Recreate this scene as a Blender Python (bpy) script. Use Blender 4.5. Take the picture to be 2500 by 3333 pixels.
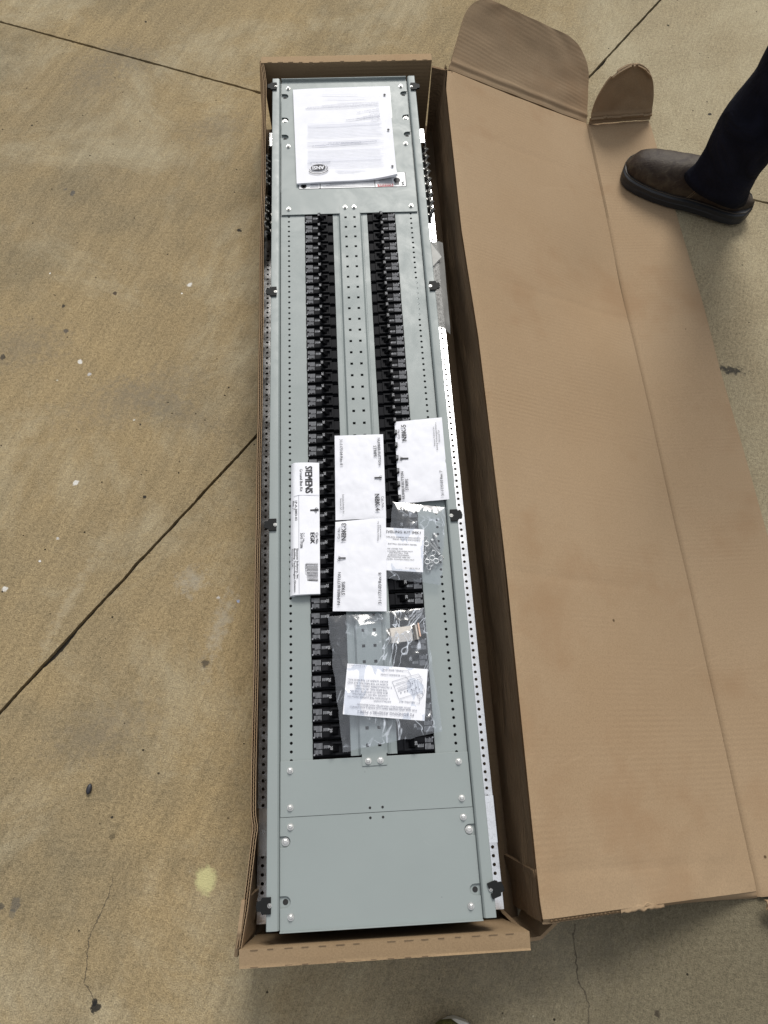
import bpy, bmesh, math, random
import numpy as np
from mathutils import Vector, Matrix, noise
random.seed(7)
S = bpy.context.scene
for o in list(bpy.data.objects): bpy.data.objects.remove(o)
COL = S.collection
IN = .0254
ZP = .17          # height of the panelboard's front above the concrete
R = math.radians

# ---------------------------------------------------------------- camera
CP = np.array([-0.00789, -1.11689, 1.155018 + ZP])
def _rot(a, b, c):
    ca, sa, cb, sb, cc, sc = math.cos(a), math.sin(a), math.cos(b), math.sin(b), math.cos(c), math.sin(c)
    Rx = np.array([[1, 0, 0], [0, ca, -sa], [0, sa, ca]])
    Rz = np.array([[cc, -sc, 0], [sc, cc, 0], [0, 0, 1]])
    Rr = np.array([[cb, -sb, 0], [sb, cb, 0], [0, 0, 1]])
    return Rz @ Rx @ Rr
CR = _rot(R(21.79674), R(2.618857), R(-5.44289))
FPX = 2331.91
cd = bpy.data.cameras.new('camera'); cam = bpy.data.objects.new('camera', cd); COL.objects.link(cam)
m = Matrix([[*CR[0], CP[0]], [*CR[1], CP[1]], [*CR[2], CP[2]], [0, 0, 0, 1]])
cam.matrix_world = m
cd.sensor_fit = 'VERTICAL'; cd.sensor_height = 36; cd.lens = FPX / 3333 * 36
cd.clip_start = .01; cd.clip_end = 500
S.camera = cam
S.render.resolution_x = 768; S.render.resolution_y = 1024

# ---------------------------------------------------------------- light
SUN_EL, SUN_AZ = R(44), R(12)      # azimuth measured from +Y towards +X
w = bpy.data.worlds.new('World'); S.world = w; w.use_nodes = True
nt = w.node_tree; bg = nt.nodes['Background']
sky = nt.nodes.new('ShaderNodeTexSky'); sky.sky_type = 'NISHITA'; sky.sun_disc = False
sky.sun_elevation = SUN_EL; sky.sun_rotation = SUN_AZ; sky.dust_density = 4; sky.air_density = 1.0; sky.ozone_density = 1.0
hs = nt.nodes.new('ShaderNodeHueSaturation'); hs.inputs['Saturation'].default_value = .45; hs.inputs['Value'].default_value = .45
nt.links.new(sky.outputs[0], hs.inputs['Color'])
# a bright cloud layer over the clear sky, brightest overhead as under a real overcast
tc = nt.nodes.new('ShaderNodeTexCoord'); sp = nt.nodes.new('ShaderNodeSeparateXYZ'); nt.links.new(tc.outputs['Generated'], sp.inputs[0])
def wm(op, a, b):
    q = nt.nodes.new('ShaderNodeMath'); q.operation = op
    for k_, x_ in ((0, a), (1, b)):
        if isinstance(x_, (int, float)): q.inputs[k_].default_value = x_
        else: nt.links.new(x_, q.inputs[k_])
    return q.outputs[0]
cl = wm('POWER', wm('MAXIMUM', sp.outputs[2], 0.), 1.7); cl = wm('ADD', wm('MULTIPLY', cl, 7.2), .35)
cc_ = nt.nodes.new('ShaderNodeCombineXYZ'); nt.links.new(wm('MULTIPLY', cl, .985), cc_.inputs[0]); nt.links.new(cl, cc_.inputs[1]); nt.links.new(wm('MULTIPLY', cl, 1.03), cc_.inputs[2])
ad = nt.nodes.new('ShaderNodeVectorMath'); ad.operation = 'ADD'; nt.links.new(hs.outputs[0], ad.inputs[0]); nt.links.new(cc_.outputs[0], ad.inputs[1])
nt.links.new(ad.outputs[0], bg.inputs[0]); bg.inputs[1].default_value = .095
sl = bpy.data.lights.new('sun', 'SUN'); sl.energy = 2.7; sl.angle = R(24); sl.color = (1, .965, .91)
so = bpy.data.objects.new('sun', sl); COL.objects.link(so)
sd = Vector((math.sin(SUN_AZ) * math.cos(SUN_EL), math.cos(SUN_AZ) * math.cos(SUN_EL), math.sin(SUN_EL)))
so.rotation_euler = sd.to_track_quat('Z', 'Y').to_euler(); so.location = sd * 5
S.view_settings.view_transform = 'Standard'; S.view_settings.look = 'None'
S.view_settings.exposure = -0.04; S.view_settings.gamma = 1

# ---------------------------------------------------------------- helpers
def ray(u, v):
    r = np.array([(u - 1250) / FPX, -(v - 1666.5) / FPX, -1.]); return CR @ r
def at(u, v, z):
    """point at height z behind pixel (u, v) of the photograph"""
    r = ray(u, v); t = (z - CP[2]) / r[2]; return Vector(CP + r * t)
def pan(x, y, dz=0.):
    return Vector((x * IN, y * IN, ZP + dz))
def zm(o, s):
    return lambda u, v, z: at(o[0] + u * s, o[1] + v * s, z)

class MB:
    def __init__(s): s.v = []; s.f = []; s.mi = []; s.m = 0
    def add(s, vs, fs):
        b = len(s.v); s.v += [tuple(x) for x in vs]
        for f in fs: s.f.append([b + i for i in f]); s.mi.append(s.m)
        return s
    def box(s, x0, x1, y0, y1, z0, z1, M=None):
        vs = [Vector((x, y, z)) for z in (z0, z1) for y in (y0, y1) for x in (x0, x1)]
        if M: vs = [M @ q for q in vs]
        return s.add(vs, [(0, 2, 3, 1), (4, 5, 7, 6), (0, 1, 5, 4), (2, 6, 7, 3), (0, 4, 6, 2), (1, 3, 7, 5)])
    def prism(s, poly, z0, z1):
        n = len(poly)
        a = sum(poly[i][0] * poly[(i + 1) % n][1] - poly[(i + 1) % n][0] * poly[i][1] for i in range(n))
        if a < 0: poly = poly[::-1]
        vs = [(p[0], p[1], z0) for p in poly] + [(p[0], p[1], z1) for p in poly]
        fs = [tuple(range(n))[::-1], tuple(range(n, 2 * n))] + [(i, (i + 1) % n, n + (i + 1) % n, n + i) for i in range(n)]
        return s.add(vs, fs)
    def ring_loft(s, rings, cap=True, closed=True):
        n = len(rings[0]); b = len(s.v)
        for r in rings: s.v += [tuple(q) for q in r]
        for k in range(len(rings) - 1):
            for i in range(n if closed else n - 1):
                j = (i + 1) % n
                s.f.append([b + k * n + i, b + k * n + j, b + (k + 1) * n + j, b + (k + 1) * n + i]); s.mi.append(s.m)
        if cap:
            s.f.append([b + i for i in range(n)][::-1]); s.mi.append(s.m)
            s.f.append([b + (len(rings) - 1) * n + i for i in range(n)]); s.mi.append(s.m)
        return s
    def cyl(s, c, r, h, n=16, axis=None, r2=None, ph=0):
        c = Vector(c); ax = Vector(axis).normalized() if axis else Vector((0, 0, 1))
        q = ax.to_track_quat('Z', 'Y'); r2 = r if r2 is None else r2
        A = [c + q @ Vector((r * math.cos(ph + 2 * math.pi * i / n), r * math.sin(ph + 2 * math.pi * i / n), 0)) for i in range(n)]
        B = [c + ax * h + q @ Vector((r2 * math.cos(ph + 2 * math.pi * i / n), r2 * math.sin(ph + 2 * math.pi * i / n), 0)) for i in range(n)]
        return s.ring_loft([A, B])
    def tube(s, pts, r, n=8):
        pts = [Vector(p) for p in pts]; rings = []
        for i, p in enumerate(pts):
            d = (pts[min(i + 1, len(pts) - 1)] - pts[max(i - 1, 0)]).normalized()
            q = d.to_track_quat('Z', 'Y')
            rr = r[i] if isinstance(r, (list, tuple)) else r
            rings.append([p + q @ Vector((rr * math.cos(2 * math.pi * k / n), rr * math.sin(2 * math.pi * k / n), 0)) for k in range(n)])
        return s.ring_loft(rings)
    def cell(s, x0, x1, y0, y1, cx, cy, r, z, depth=.0015, n=12, sq=False):
        """flat rectangle with a hole, hole wall going down"""
        if sq: angs = [math.pi / 4 + k * math.pi / 2 for k in range(4)]
        else: angs = [2 * math.pi * k / n for k in range(n)]
        cor = [math.atan2(y - cy, x - cx) for x, y in ((x1, y1), (x0, y1), (x0, y0), (x1, y0))]
        al = sorted(set([a % (2 * math.pi) for a in angs] + [a % (2 * math.pi) for a in cor]))
        inn, out = [], []
        for a in al:
            ca, sa = math.cos(a), math.sin(a)
            t = min([(x1 - cx) / ca if ca > 1e-9 else ((x0 - cx) / ca if ca < -1e-9 else 9e9),
                     (y1 - cy) / sa if sa > 1e-9 else ((y0 - cy) / sa if sa < -1e-9 else 9e9)])
            rr = r / max(abs(ca), abs(sa)) if sq else r
            inn.append((cx + rr * ca, cy + rr * sa)); out.append((cx + t * ca, cy + t * sa))
        k = len(al)
        vs = [(x, y, z) for x, y in out] + [(x, y, z) for x, y in inn] + [(x, y, z - depth) for x, y in inn]
        fs = []
        for i in range(k):
            j = (i + 1) % k
            fs += [(i, j, k + j, k + i), (k + i, k + j, 2 * k + j, 2 * k + i)]
        return s.add(vs, fs)
    def grid(s, fn, nu, nv, thick=0.):
        P = [[Vector(fn(i / nu, j / nv)) for j in range(nv + 1)] for i in range(nu + 1)]
        def nrm(i, j):
            a = P[min(i + 1, nu)][j] - P[max(i - 1, 0)][j]; b = P[i][min(j + 1, nv)] - P[i][max(j - 1, 0)]
            c = a.cross(b); c.normalize(); return c if c.z >= 0 else -c
        top = [P[i][j] for i in range(nu + 1) for j in range(nv + 1)]
        id_ = lambda i, j: i * (nv + 1) + j
        fs = [(id_(i, j), id_(i + 1, j), id_(i + 1, j + 1), id_(i, j + 1)) for i in range(nu) for j in range(nv)]
        if thick:
            N = len(top); bot = [P[i][j] - nrm(i, j) * thick for i in range(nu + 1) for j in range(nv + 1)]
            fs2 = [tuple(N + q for q in f[::-1]) for f in fs]
            edge = [(id_(i, 0)) for i in range(nu + 1)] + [id_(nu, j) for j in range(1, nv + 1)] + [id_(i, nv) for i in range(nu - 1, -1, -1)] + [id_(0, j) for j in range(nv - 1, 0, -1)]
            side = [(edge[(k + 1) % len(edge)], edge[k], N + edge[k], N + edge[(k + 1) % len(edge)]) for k in range(len(edge))]
            return s.add(top + bot, fs + fs2 + side)
        return s.add(top, fs)
    def build(s, name, mat, parent=None, smooth=False, bevel=0., auto=None, off=None):
        me = bpy.data.meshes.new(name)
        o_ = Vector(off) if off else (parent_world(parent) if parent else Vector((0, 0, 0)))
        me.from_pydata([(a - o_.x, b - o_.y, c - o_.z) for a, b, c in s.v], [], s.f); me.update()
        mats = mat if isinstance(mat, (list, tuple)) else [mat]
        for mm in mats: me.materials.append(mm)
        for p, k in zip(me.polygons, s.mi): p.material_index = k; p.use_smooth = smooth
        o = bpy.data.objects.new(name, me); COL.objects.link(o)
        if parent: o.parent = parent
        elif off: o.location = o_
        if bevel:
            bm = bmesh.new(); bm.from_mesh(me); bmesh.ops.remove_doubles(bm, verts=bm.verts, dist=1e-6)
            bmesh.ops.recalc_face_normals(bm, faces=bm.faces)
            es = [e for e in bm.edges if len(e.link_faces) == 2 and e.calc_face_angle(0) > .5]
            bmesh.ops.bevel(bm, geom=es, offset=bevel, segments=2, affect='EDGES', profile=.6, clamp_overlap=True)
            bm.to_mesh(me); bm.free()
        if auto is not None:
            bm = bmesh.new(); bm.from_mesh(me); bmesh.ops.remove_doubles(bm, verts=bm.verts, dist=1e-7)
            bmesh.ops.recalc_face_normals(bm, faces=bm.faces); bm.to_mesh(me); bm.free()
            for p in me.polygons: p.use_smooth = True
            me.set_sharp_from_angle(angle=R(auto))
        return o
def parent_world(o):
    v = Vector((0, 0, 0))
    while o: v += o.location; o = o.parent
    return v
def empty(name, loc, label, cat, group=None):
    o = bpy.data.objects.new(name, None); COL.objects.link(o); o.location = loc
    o.empty_display_size = .05
    return tag(o, label, cat, group)
def tag(o, label=None, cat=None, group=None, kind=None):
    if label: o['label'] = label
    if cat: o['category'] = cat
    if group: o['group'] = group
    if kind: o['kind'] = kind
    return o
FONT = {}
def text_mb(mb, s, A, B, yscale=1.0, bold=0., lift=0.0003, mono=False):
    """lay the words of s as flat letters from A to B (world points); letters stand to the left of A->B"""
    cu = bpy.data.curves.new('t', 'FONT'); cu.body = s; cu.size = 1; cu.resolution_u = 2
    o = bpy.data.objects.new('t', cu); COL.objects.link(o)
    dg = bpy.context.evaluated_depsgraph_get(); dg.update()
    me = bpy.data.meshes.new_from_object(o.evaluated_get(dg))
    xs = [v.co.x for v in me.vertices]
    if xs:
        x0, x1 = min(xs), max(xs); A = Vector(A); B = Vector(B); d = B - A; L = d.length; d.normalize()
        n = Vector((0, 0, 1)).cross(d).normalized(); k = L / (x1 - x0)
        sh = [(0, 0)] if bold <= 0 else [(-bold, -bold * .6), (bold, -bold * .6), (-bold, bold * .6), (bold, bold * .6)]
        for q, (bx_, by_) in enumerate(sh):
            mb.add([A + d * ((v.co.x - x0 + bx_) * k) + n * ((v.co.y + by_) * k * yscale) + Vector((0, 0, lift + q * .00003)) for v in me.vertices],
                   [tuple(p.vertices) for p in me.polygons])
    bpy.data.objects.remove(o); bpy.data.curves.remove(cu); bpy.data.meshes.remove(me)
def line_mb(mb, A, B, wd, lift=.0003):
    A = Vector(A); B = Vector(B); d = (B - A).normalized(); n = Vector((0, 0, 1)).cross(d).normalized() * wd / 2
    l = Vector((0, 0, lift)); mb.add([A - n + l, B - n + l, B + n + l, A + n + l], [(0, 1, 2, 3)])

# ---------------------------------------------------------------- materials
class NT:
    def __init__(s, name):
        s.mat = bpy.data.materials.new(name); s.mat.use_nodes = True; s.t = s.mat.node_tree
        s.b = s.t.nodes['Principled BSDF']; s.out = s.t.nodes['Material Output']
    def n(s, typ, **kw):
        q = s.t.nodes.new('ShaderNode' + typ)
        for k, v in kw.items(): setattr(q, k, v)
        return q
    def l(s, a, b): s.t.links.new(a, b)
    def coord(s, scale=(1, 1, 1), rot=(0, 0, 0), loc=(0, 0, 0), src='geo'):
        if src == 'geo': g = s.n('NewGeometry').outputs['Position']
        else: g = s.n('TexCoord').outputs['Object']
        mp = s.n('Mapping'); s.l(g, mp.inputs[0]); mp.inputs[3].default_value = scale; mp.inputs[2].default_value = rot; mp.inputs[1].default_value = loc
        return mp.outputs[0]
    def rcoord(s, ang, scale, loc=(0, 0, 0)):
        a = s.n('VectorRotate', rotation_type='Z_AXIS'); s.l(s.n('NewGeometry').outputs['Position'], a.inputs['Vector']); a.inputs['Angle'].default_value = ang
        mp = s.n('Mapping'); s.l(a.outputs[0], mp.inputs[0]); mp.inputs[3].default_value = scale; mp.inputs[1].default_value = loc
        return mp.outputs[0]
    def wave(s, vec, scale, dist=1., direction='Y', dscale=1.):
        q = s.n('TexWave', wave_type='BANDS', bands_direction=direction); s.l(vec, q.inputs['Vector']); q.inputs['Scale'].default_value = scale
        q.inputs['Distortion'].default_value = dist; q.inputs['Detail'].default_value = 2; q.inputs['Detail Scale'].default_value = dscale
        return q.outputs['Fac']
    def noise(s, vec, scale, detail=4, rough=.6, dist=0):
        q = s.n('TexNoise'); s.l(vec, q.inputs['Vector']); q.inputs['Scale'].default_value = scale
        q.inputs['Detail'].default_value = detail; q.inputs['Roughness'].default_value = rough; q.inputs['Distortion'].default_value = dist
        return q.outputs['Fac']
    def ramp(s, fac, stops, interp='LINEAR'):
        q = s.n('ValToRGB'); s.l(fac, q.inputs[0]); cr = q.color_ramp; cr.interpolation = interp
        while len(cr.elements) < len(stops): cr.elements.new(.5)
        for e, (p, c) in zip(cr.elements, stops):
            e.position = p; e.color = (c, c, c, 1) if isinstance(c, (int, float)) else (*c, 1)
        return q.outputs[0]
    def mix(s, fac, a, b, mode='MIX'):
        q = s.n('MixRGB', blend_type=mode)
        for i, x in ((0, fac), (1, a), (2, b)):
            if isinstance(x, (int, float)): q.inputs[i].default_value = x if i == 0 else (x, x, x, 1)
            elif isinstance(x, tuple): q.inputs[i].default_value = (*x, 1)
            else: s.l(x, q.inputs[i])
        return q.outputs[0]
    def math(s, op, a, b=0., clamp=False):
        q = s.n('Math', operation=op); q.use_clamp = clamp
        for i, x in ((0, a), (1, b)):
            if isinstance(x, (int, float)): q.inputs[i].default_value = x
            else: s.l(x, q.inputs[i])
        return q.outputs[0]
    def bump(s, h, strength, dist=.001, prev=None):
        q = s.n('Bump'); s.l(h, q.inputs['Height']); q.inputs['Strength'].default_value = strength; q.inputs['Distance'].default_value = dist
        if prev is not None: s.l(prev, q.inputs['Normal'])
        return q.outputs[0]
    def fin(s, col=None, rough=None, metal=None, bump=None, spec=None):
        b = s.b
        for nm, x in (('Base Color', col), ('Roughness', rough), ('Metallic', metal), ('Specular IOR Level', spec)):
            if x is None: continue
            if isinstance(x, tuple): b.inputs[nm].default_value = (*x, 1)
            elif isinstance(x, (int, float)): b.inputs[nm].default_value = x
            else: s.l(x, b.inputs[nm])
        if bump is not None: s.l(bump, b.inputs['Normal'])
        return s.mat

def m_concrete():
    t = NT('concrete'); c = t.coord()
    big = t.noise(c, 1.3, 5, .62); mid = t.noise(c, 5.5, 5, .65, .6); mid2 = t.noise(t.coord(loc=(7, 3, 0)), 2.4, 6, .7)
    fine = t.noise(c, 430, 2, .8); fine2 = t.noise(c, 150, 4, .75)
    br = t.noise(t.rcoord(R(-66), (22, 330, 1)), 1.0, 3, .7); br2 = t.noise(t.rcoord(R(-66), (5, 42, 1), (3, 1, 0)), 1.0, 4, .65)
    wear = t.noise(t.coord(loc=(1.3, 8.1, 0)), 3.1, 6, .72, .4)
    col = t.mix(t.ramp(big, [(.36, 0.), (.64, 1.)]), (.345, .262, .142), (.258, .208, .128))
    col = t.mix(t.ramp(mid, [(.38, 0.), (.75, .5)]), col, (.365, .270, .140))
    col = t.mix(t.ramp(mid2, [(.50, 0.), (.68, .6)]), col, (.185, .158, .104))
    col = t.mix(t.ramp(wear, [(.50, 0.), (.68, .6)]), col, (.43, .375, .255))
    col = t.mix(1.0, col, t.ramp(br2, [(.3, .88), (.5, 1.0), (.7, 1.10)]), 'MULTIPLY')
    # greyer, less stained concrete towards the right and below the box
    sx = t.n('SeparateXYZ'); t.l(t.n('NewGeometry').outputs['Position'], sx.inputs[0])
    gx = t.math('ADD', t.math('MULTIPLY', sx.outputs[0], 1.0), t.math('MULTIPLY', mid2, .9))
    gx = t.math('SUBTRACT', gx, t.math('MULTIPLY', sx.outputs[1], .35))
    gm = t.ramp(gx, [(.62, 0.), (1.15, .85)])
    col = t.mix(gm, col, t.mix(t.ramp(wear, [(.35, 0.), (.65, 1.)]), (.322, .268, .172), (.415, .360, .240)))
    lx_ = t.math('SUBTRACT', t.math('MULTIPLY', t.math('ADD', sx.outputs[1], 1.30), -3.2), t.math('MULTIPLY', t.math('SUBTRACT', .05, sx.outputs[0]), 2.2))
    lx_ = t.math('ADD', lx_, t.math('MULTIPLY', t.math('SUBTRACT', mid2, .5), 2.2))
    col = t.mix(t.ramp(lx_, [(-.0, 0.), (.9, .8)]), col, (.120, .105, .070))    # mottled grey stain before the box, with shade painted into its colour
    col = t.mix(1.0, col, t.ramp(fine, [(.30, .66), (.5, 1.0), (.70, 1.26)]), 'MULTIPLY')
    col = t.mix(1.0, col, t.ramp(t.mix(t.ramp(wear, [(.3, .0), (.7, .55)]), fine2, .5), [(.30, .62), (.5, 1.0), (.70, 1.30)]), 'MULTIPLY')
    col = t.mix(.42, col, t.ramp(br, [(.3, .68), (.5, 1.0), (.7, 1.22)]), 'MULTIPLY')
    # pits
    vo = t.n('TexVoronoi'); t.l(c, vo.inputs['Vector']); vo.inputs['Scale'].default_value = 34
    pm = t.math('MULTIPLY', t.ramp(vo.outputs['Distance'], [(.035, 1.), (.075, 0.)]), t.ramp(t.noise(t.coord(loc=(4, 4, 1)), 13, 2), [(.50, 0.), (.56, 1.)]))
    col = t.mix(pm, col, (.035, .03, .022))
    vw = t.n('TexVoronoi'); t.l(t.coord(loc=(3.3, 1.7, 0)), vw.inputs['Vector']); vw.inputs['Scale'].default_value = 17
    wm = t.math('MULTIPLY', t.ramp(vw.outputs['Distance'], [(.014, 1.), (.03, 0.)]), t.ramp(t.noise(t.coord(loc=(9, 4, 1)), 7, 2), [(.53, 0.), (.57, 1.)]))
    col = t.mix(t.math('MULTIPLY', wm, .5), col, (.60, .55, .42))
    pos = t.n('NewGeometry').outputs['Position']
    wob = t.noise(c, 70, 4, .7); wob2 = t.noise(c, 22, 4, .7)
    def spot(col, p, r, colr, ragged=.5, amt=1., sx_=1., sy_=1., rz=0., soft=.25):
        mp = t.n('Mapping'); mp.vector_type = 'TEXTURE'; t.l(pos, mp.inputs[0])
        mp.inputs[1].default_value = (p[0], p[1], 0); mp.inputs[2].default_value = (0, 0, rz); mp.inputs[3].default_value = (r * sx_, r * sy_, 1)
        ln = t.n('VectorMath', operation='LENGTH'); t.l(mp.outputs[0], ln.inputs[0])
        d = t.math('ADD', ln.outputs['Value'], t.math('MULTIPLY', t.math('SUBTRACT', wob, .5), ragged * 3))
        return t.mix(t.ramp(d, [(max(0, 1 - soft), amt), (1.0, 0.)] if soft < 1 else [(0., amt), (1., 0.)]), col, colr)
    G = lambda u, v: at(u, v, 0)
    col = spot(col, G(670, 2862), .0215, (.56, .53, .27), .55, .88, .95, 1.1, soft=.45)     # yellow paint
    col = spot(col, G(622, 1892), .035, (.42, .40, .34), .9, .45, soft=.9)
    col = spot(col, G(716, 2040), .06, (.42, .39, .32), 1.2, .45, .35, 1.5, R(-18), soft=.95)
    col = spot(col, G(225, 1960), .10, (.42, .36, .25), 1.2, .4, .14, 1.4, R(-24), soft=.9)
    for (u, v, r, cc, a) in ((618, 925, .013, (.75, .74, .70), .9), (592, 955, .004, (.8, .79, .72), 1), (262, 1177, .011, (.75, .74, .7), .9), (292, 1217, .009, (.6, .6, .6), .8),
            (186, 1238, .006, (.7, .7, .6), .8), (247, 1572, .012, (.75, .74, .7), .9), (436, 1367, .006, (.7, .7, .65), .8), (163, 890, .004, (.8, .8, .75), 1), (15, 1917, .011, (.75, .74, .7), .9), (188, 1752, .007, (.7, .7, .7), .7),
            (710, 1945, .008, (.6, .6, .6), .7), (129, 1827, .005, (.8, .8, .8), .9), (775, 1958, .006, (.35, .42, .6), .9),
            (779, 749, .009, (.02, .02, .02), 1), (207, 996, .008, (.03, .03, .03), .95), (216, 1076, .008, (.05, .05, .06), .8), (12, 1162, .010, (.03, .025, .02), 1), (375, 954, .007, (.04, .03, .03), .9),
            (457, 1381, .004, (.02, .02, .02), 1), (470, 1617, .006, (.02, .02, .02), 1), (240, 629, .012, (.09, .09, .09), .8), (214, 617, .009, (.12, .11, .10), .6),
            (312, 3280, .012, (.02, .02, .02), 1), (308, 3262, .007, (.02, .02, .02), 1), (52, 2945, .014, (.08, .08, .08), .6), (5, 2948, .009, (.05, .05, .05), .7), (38, 2975, .009, (.10, .10, .09), .45),
            (368, 2722, .008, (.10, .08, .05), .7), (365, 2660, .004, (.02, .02, .02), 1), (104, 408, .005, (.02, .02, .02), 1), (456, 394, .005, (.02, .02, .02), 1), (670, 2157, .012, (.06, .05, .04), .8),
            (474, 71, .006, (.02, .02, .02), 1), (2175, 83, .006, (.03, .03, .02), 1), (2310, 371, .007, (.03, .03, .03), 1), (2278, 174, .004, (.02, .02, .02), 1), (2140, 3298, .010, (.05, .04, .03), .9), (2417, 863, .004, (.03, .03, .03), 1)):
        col = spot(col, G(u, v), r * (.5 if cc[0] > .5 else .66), cc, 1.15, a * .92, soft=.35)
    col = spot(col, at(2372, 1203, 0), .045, (.03, .03, .03), 1.4, .85, 1.0, .28, R(-12), soft=.6)
    for (u, v, r, sx_, sy_, rz) in ((430, 1290, .15, 1.3, .5, .3), (80, 1120, .12, 1, .7, 0), (560, 1330, .10, 1.6, .4, -.5), (420, 190, .10, 1.3, .7, -.4), (700, 420, .1, 1., .6, .3), (330, 2380, .09, 1.3, .6, .3), (1650, 3050, .2, 1.3, .6, 0.), (300, 250, .09, 1, 1, 0)):
        col = spot(col, G(u, v), r, (.19, .165, .125), 1.0, .42, sx_, sy_, rz, soft=.98)
    # hairline cracks
    def crack(col, pts, wd):
        for a, b in zip(pts, pts[1:]):
            a = G(*a); b = G(*b); d = b - a; L = d.length; mid_ = (a + b) / 2
            mp = t.n('Mapping'); mp.vector_type = 'TEXTURE'; t.l(pos, mp.inputs[0]); mp.inputs[1].default_value = mid_
            mp.inputs[2].default_value = (0, 0, math.atan2(d.y, d.x)); mp.inputs[3].default_value = (L / 2, 1, 1)
            s_ = t.n('SeparateXYZ'); t.l(mp.outputs[0], s_.inputs[0])
            yy = t.math('ABSOLUTE', t.math('ADD', s_.outputs[1], t.math('MULTIPLY', t.math('SUBTRACT', wob2, .5), .022)))
            k = t.math('MULTIPLY', t.ramp(t.math('DIVIDE', yy, wd), [(.5, 1.), (1., 0.)]), t.ramp(t.math('ABSOLUTE', s_.outputs[0]), [(.97, 1.), (1., 0.)]))
            col = t.mix(t.math('MULTIPLY', k, .85), col, (.085, .07, .05))
        return col
    col = crack(col, [(1870, 3005), (1872, 3120), (1885, 3190), (1918, 3270), (1915, 3333)], .0014)
    col = crack(col, [(370, 2855), (333, 2960), (288, 3060), (280, 3200), (305, 3260)], .0010)
    h = t.math('ADD', t.math('MULTIPLY', fine, 1.0), t.math('MULTIPLY', fine2, 1.2)); h = t.math('ADD', h, t.math('MULTIPLY', br, .35)); h = t.math('SUBTRACT', h, t.math('MULTIPLY', pm, 3))
    return t.fin(col, .93, bump=t.bump(h, .75, .0022), spec=.15)
def m_cardboard(name='cardboard', base=(.335, .242, .150), ax=0, crinkle=0., flute=.5):
    t = NT(name); c = t.coord()
    n1 = t.noise(c, 2.6, 4, .6); n2 = t.noise(c, 420, 2, .7)
    n3 = t.wave(c, 36, .35, 'ZYZ'[ax] if ax else 'Y', 2.); fm = t.ramp(t.noise(t.coord(scale=(1, 3, 1), loc=(5, 2, 1)), 4, 3), [(.45, .1), (.68, 1.)])
    col = t.mix(t.ramp(n1, [(.35, 0.), (.7, 1.)]), tuple(x * 1.03 for x in base), (base[0] * .95, base[1] * .92, base[2] * .88))
    col = t.mix(1., col, t.ramp(n2, [(.25, .86), (.5, 1.), (.75, 1.13)]), 'MULTIPLY')
    col = t.mix(t.math('MULTIPLY', fm, 1.), col, t.mix(1., col, t.ramp(n3, [(.0, 1. - .07 * flute), (1., 1. + .05 * flute)]), 'MULTIPLY'))
    sc = t.noise(t.rcoord(R(-20), (3, 60, 3)), 1, 3, .6); col = t.mix(t.ramp(sc, [(.68, 0.), (.76, .25)]), col, tuple(x * 1.25 for x in base))
    sm = t.noise(t.coord(loc=(8, 2, 4)), 5.5, 4, .6); col = t.mix(t.ramp(sm, [(.54, 0.), (.70, .55)]), col, (base[0] * .84, base[1] * .74, base[2] * .66))
    v = t.n('TexVoronoi'); t.l(c, v.inputs['Vector']); v.inputs['Scale'].default_value = 11
    k = t.math('MULTIPLY', t.ramp(v.outputs['Distance'], [(.02, 1.), (.035, 0.)]), t.ramp(t.noise(t.coord(loc=(2, 2, 2)), 5, 1), [(.55, 0.), (.58, 1.)]))
    col = t.mix(k, col, (.10, .065, .035))
    h = t.math('ADD', t.math('MULTIPLY', n3, fm), t.math('MULTIPLY', n2, .35))
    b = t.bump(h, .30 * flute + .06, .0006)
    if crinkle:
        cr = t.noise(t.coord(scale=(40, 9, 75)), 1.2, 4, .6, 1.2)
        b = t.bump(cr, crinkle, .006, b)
    return t.fin(col, .88, bump=b, spec=.2)
def m_paint(name, col, rough=.42, bumps=.12, spec=.5, var=.04):
    t = NT(name); c = t.coord()
    n = t.noise(c, 900, 2, .6); n2 = t.noise(c, 5, 3)
    cc = t.mix(1., col, t.ramp(n2, [(.3, 1 - var), (.7, 1 + var)]), 'MULTIPLY')
    return t.fin(cc, rough, bump=t.bump(n, bumps, .0004), spec=spec)
def m_enamel():
    t = NT('grey_enamel'); c = t.coord()
    n = t.noise(c, 900, 2, .6); n2 = t.noise(c, 4, 4, .6); sm = t.noise(t.coord(loc=(3, 1, 0)), 16, 5, .65, .8)
    col = t.mix(1., (.268, .303, .298), t.ramp(n2, [(.3, .96), (.7, 1.04)]), 'MULTIPLY')
    sc = t.noise(t.rcoord(R(35), (25, 900, 1)), 1, 2, .5); sc = t.math('MULTIPLY', t.ramp(sc, [(.74, 0.), (.80, .5)]), t.ramp(t.noise(t.coord(loc=(6, 6, 0)), 7, 2), [(.5, 0.), (.62, 1.)]))
    col = t.mix(sc, col, (.42, .45, .44))
    v = t.n('TexVoronoi'); t.l(c, v.inputs['Vector']); v.inputs['Scale'].default_value = 45
    k = t.math('MULTIPLY', t.ramp(v.outputs['Distance'], [(.03, .6), (.06, 0.)]), t.ramp(t.noise(t.coord(loc=(1, 9, 0)), 9, 2), [(.56, 0.), (.6, 1.)]))
    col = t.mix(k, col, (.16, .17, .165))
    return t.fin(col, t.ramp(sm, [(.35, .34), (.7, .52)]), bump=t.bump(n, .12, .0004, t.bump(t.noise(t.coord(scale=(1, .4, 1)), 5, 3, .5), .14, .004)), spec=.34)
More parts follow.
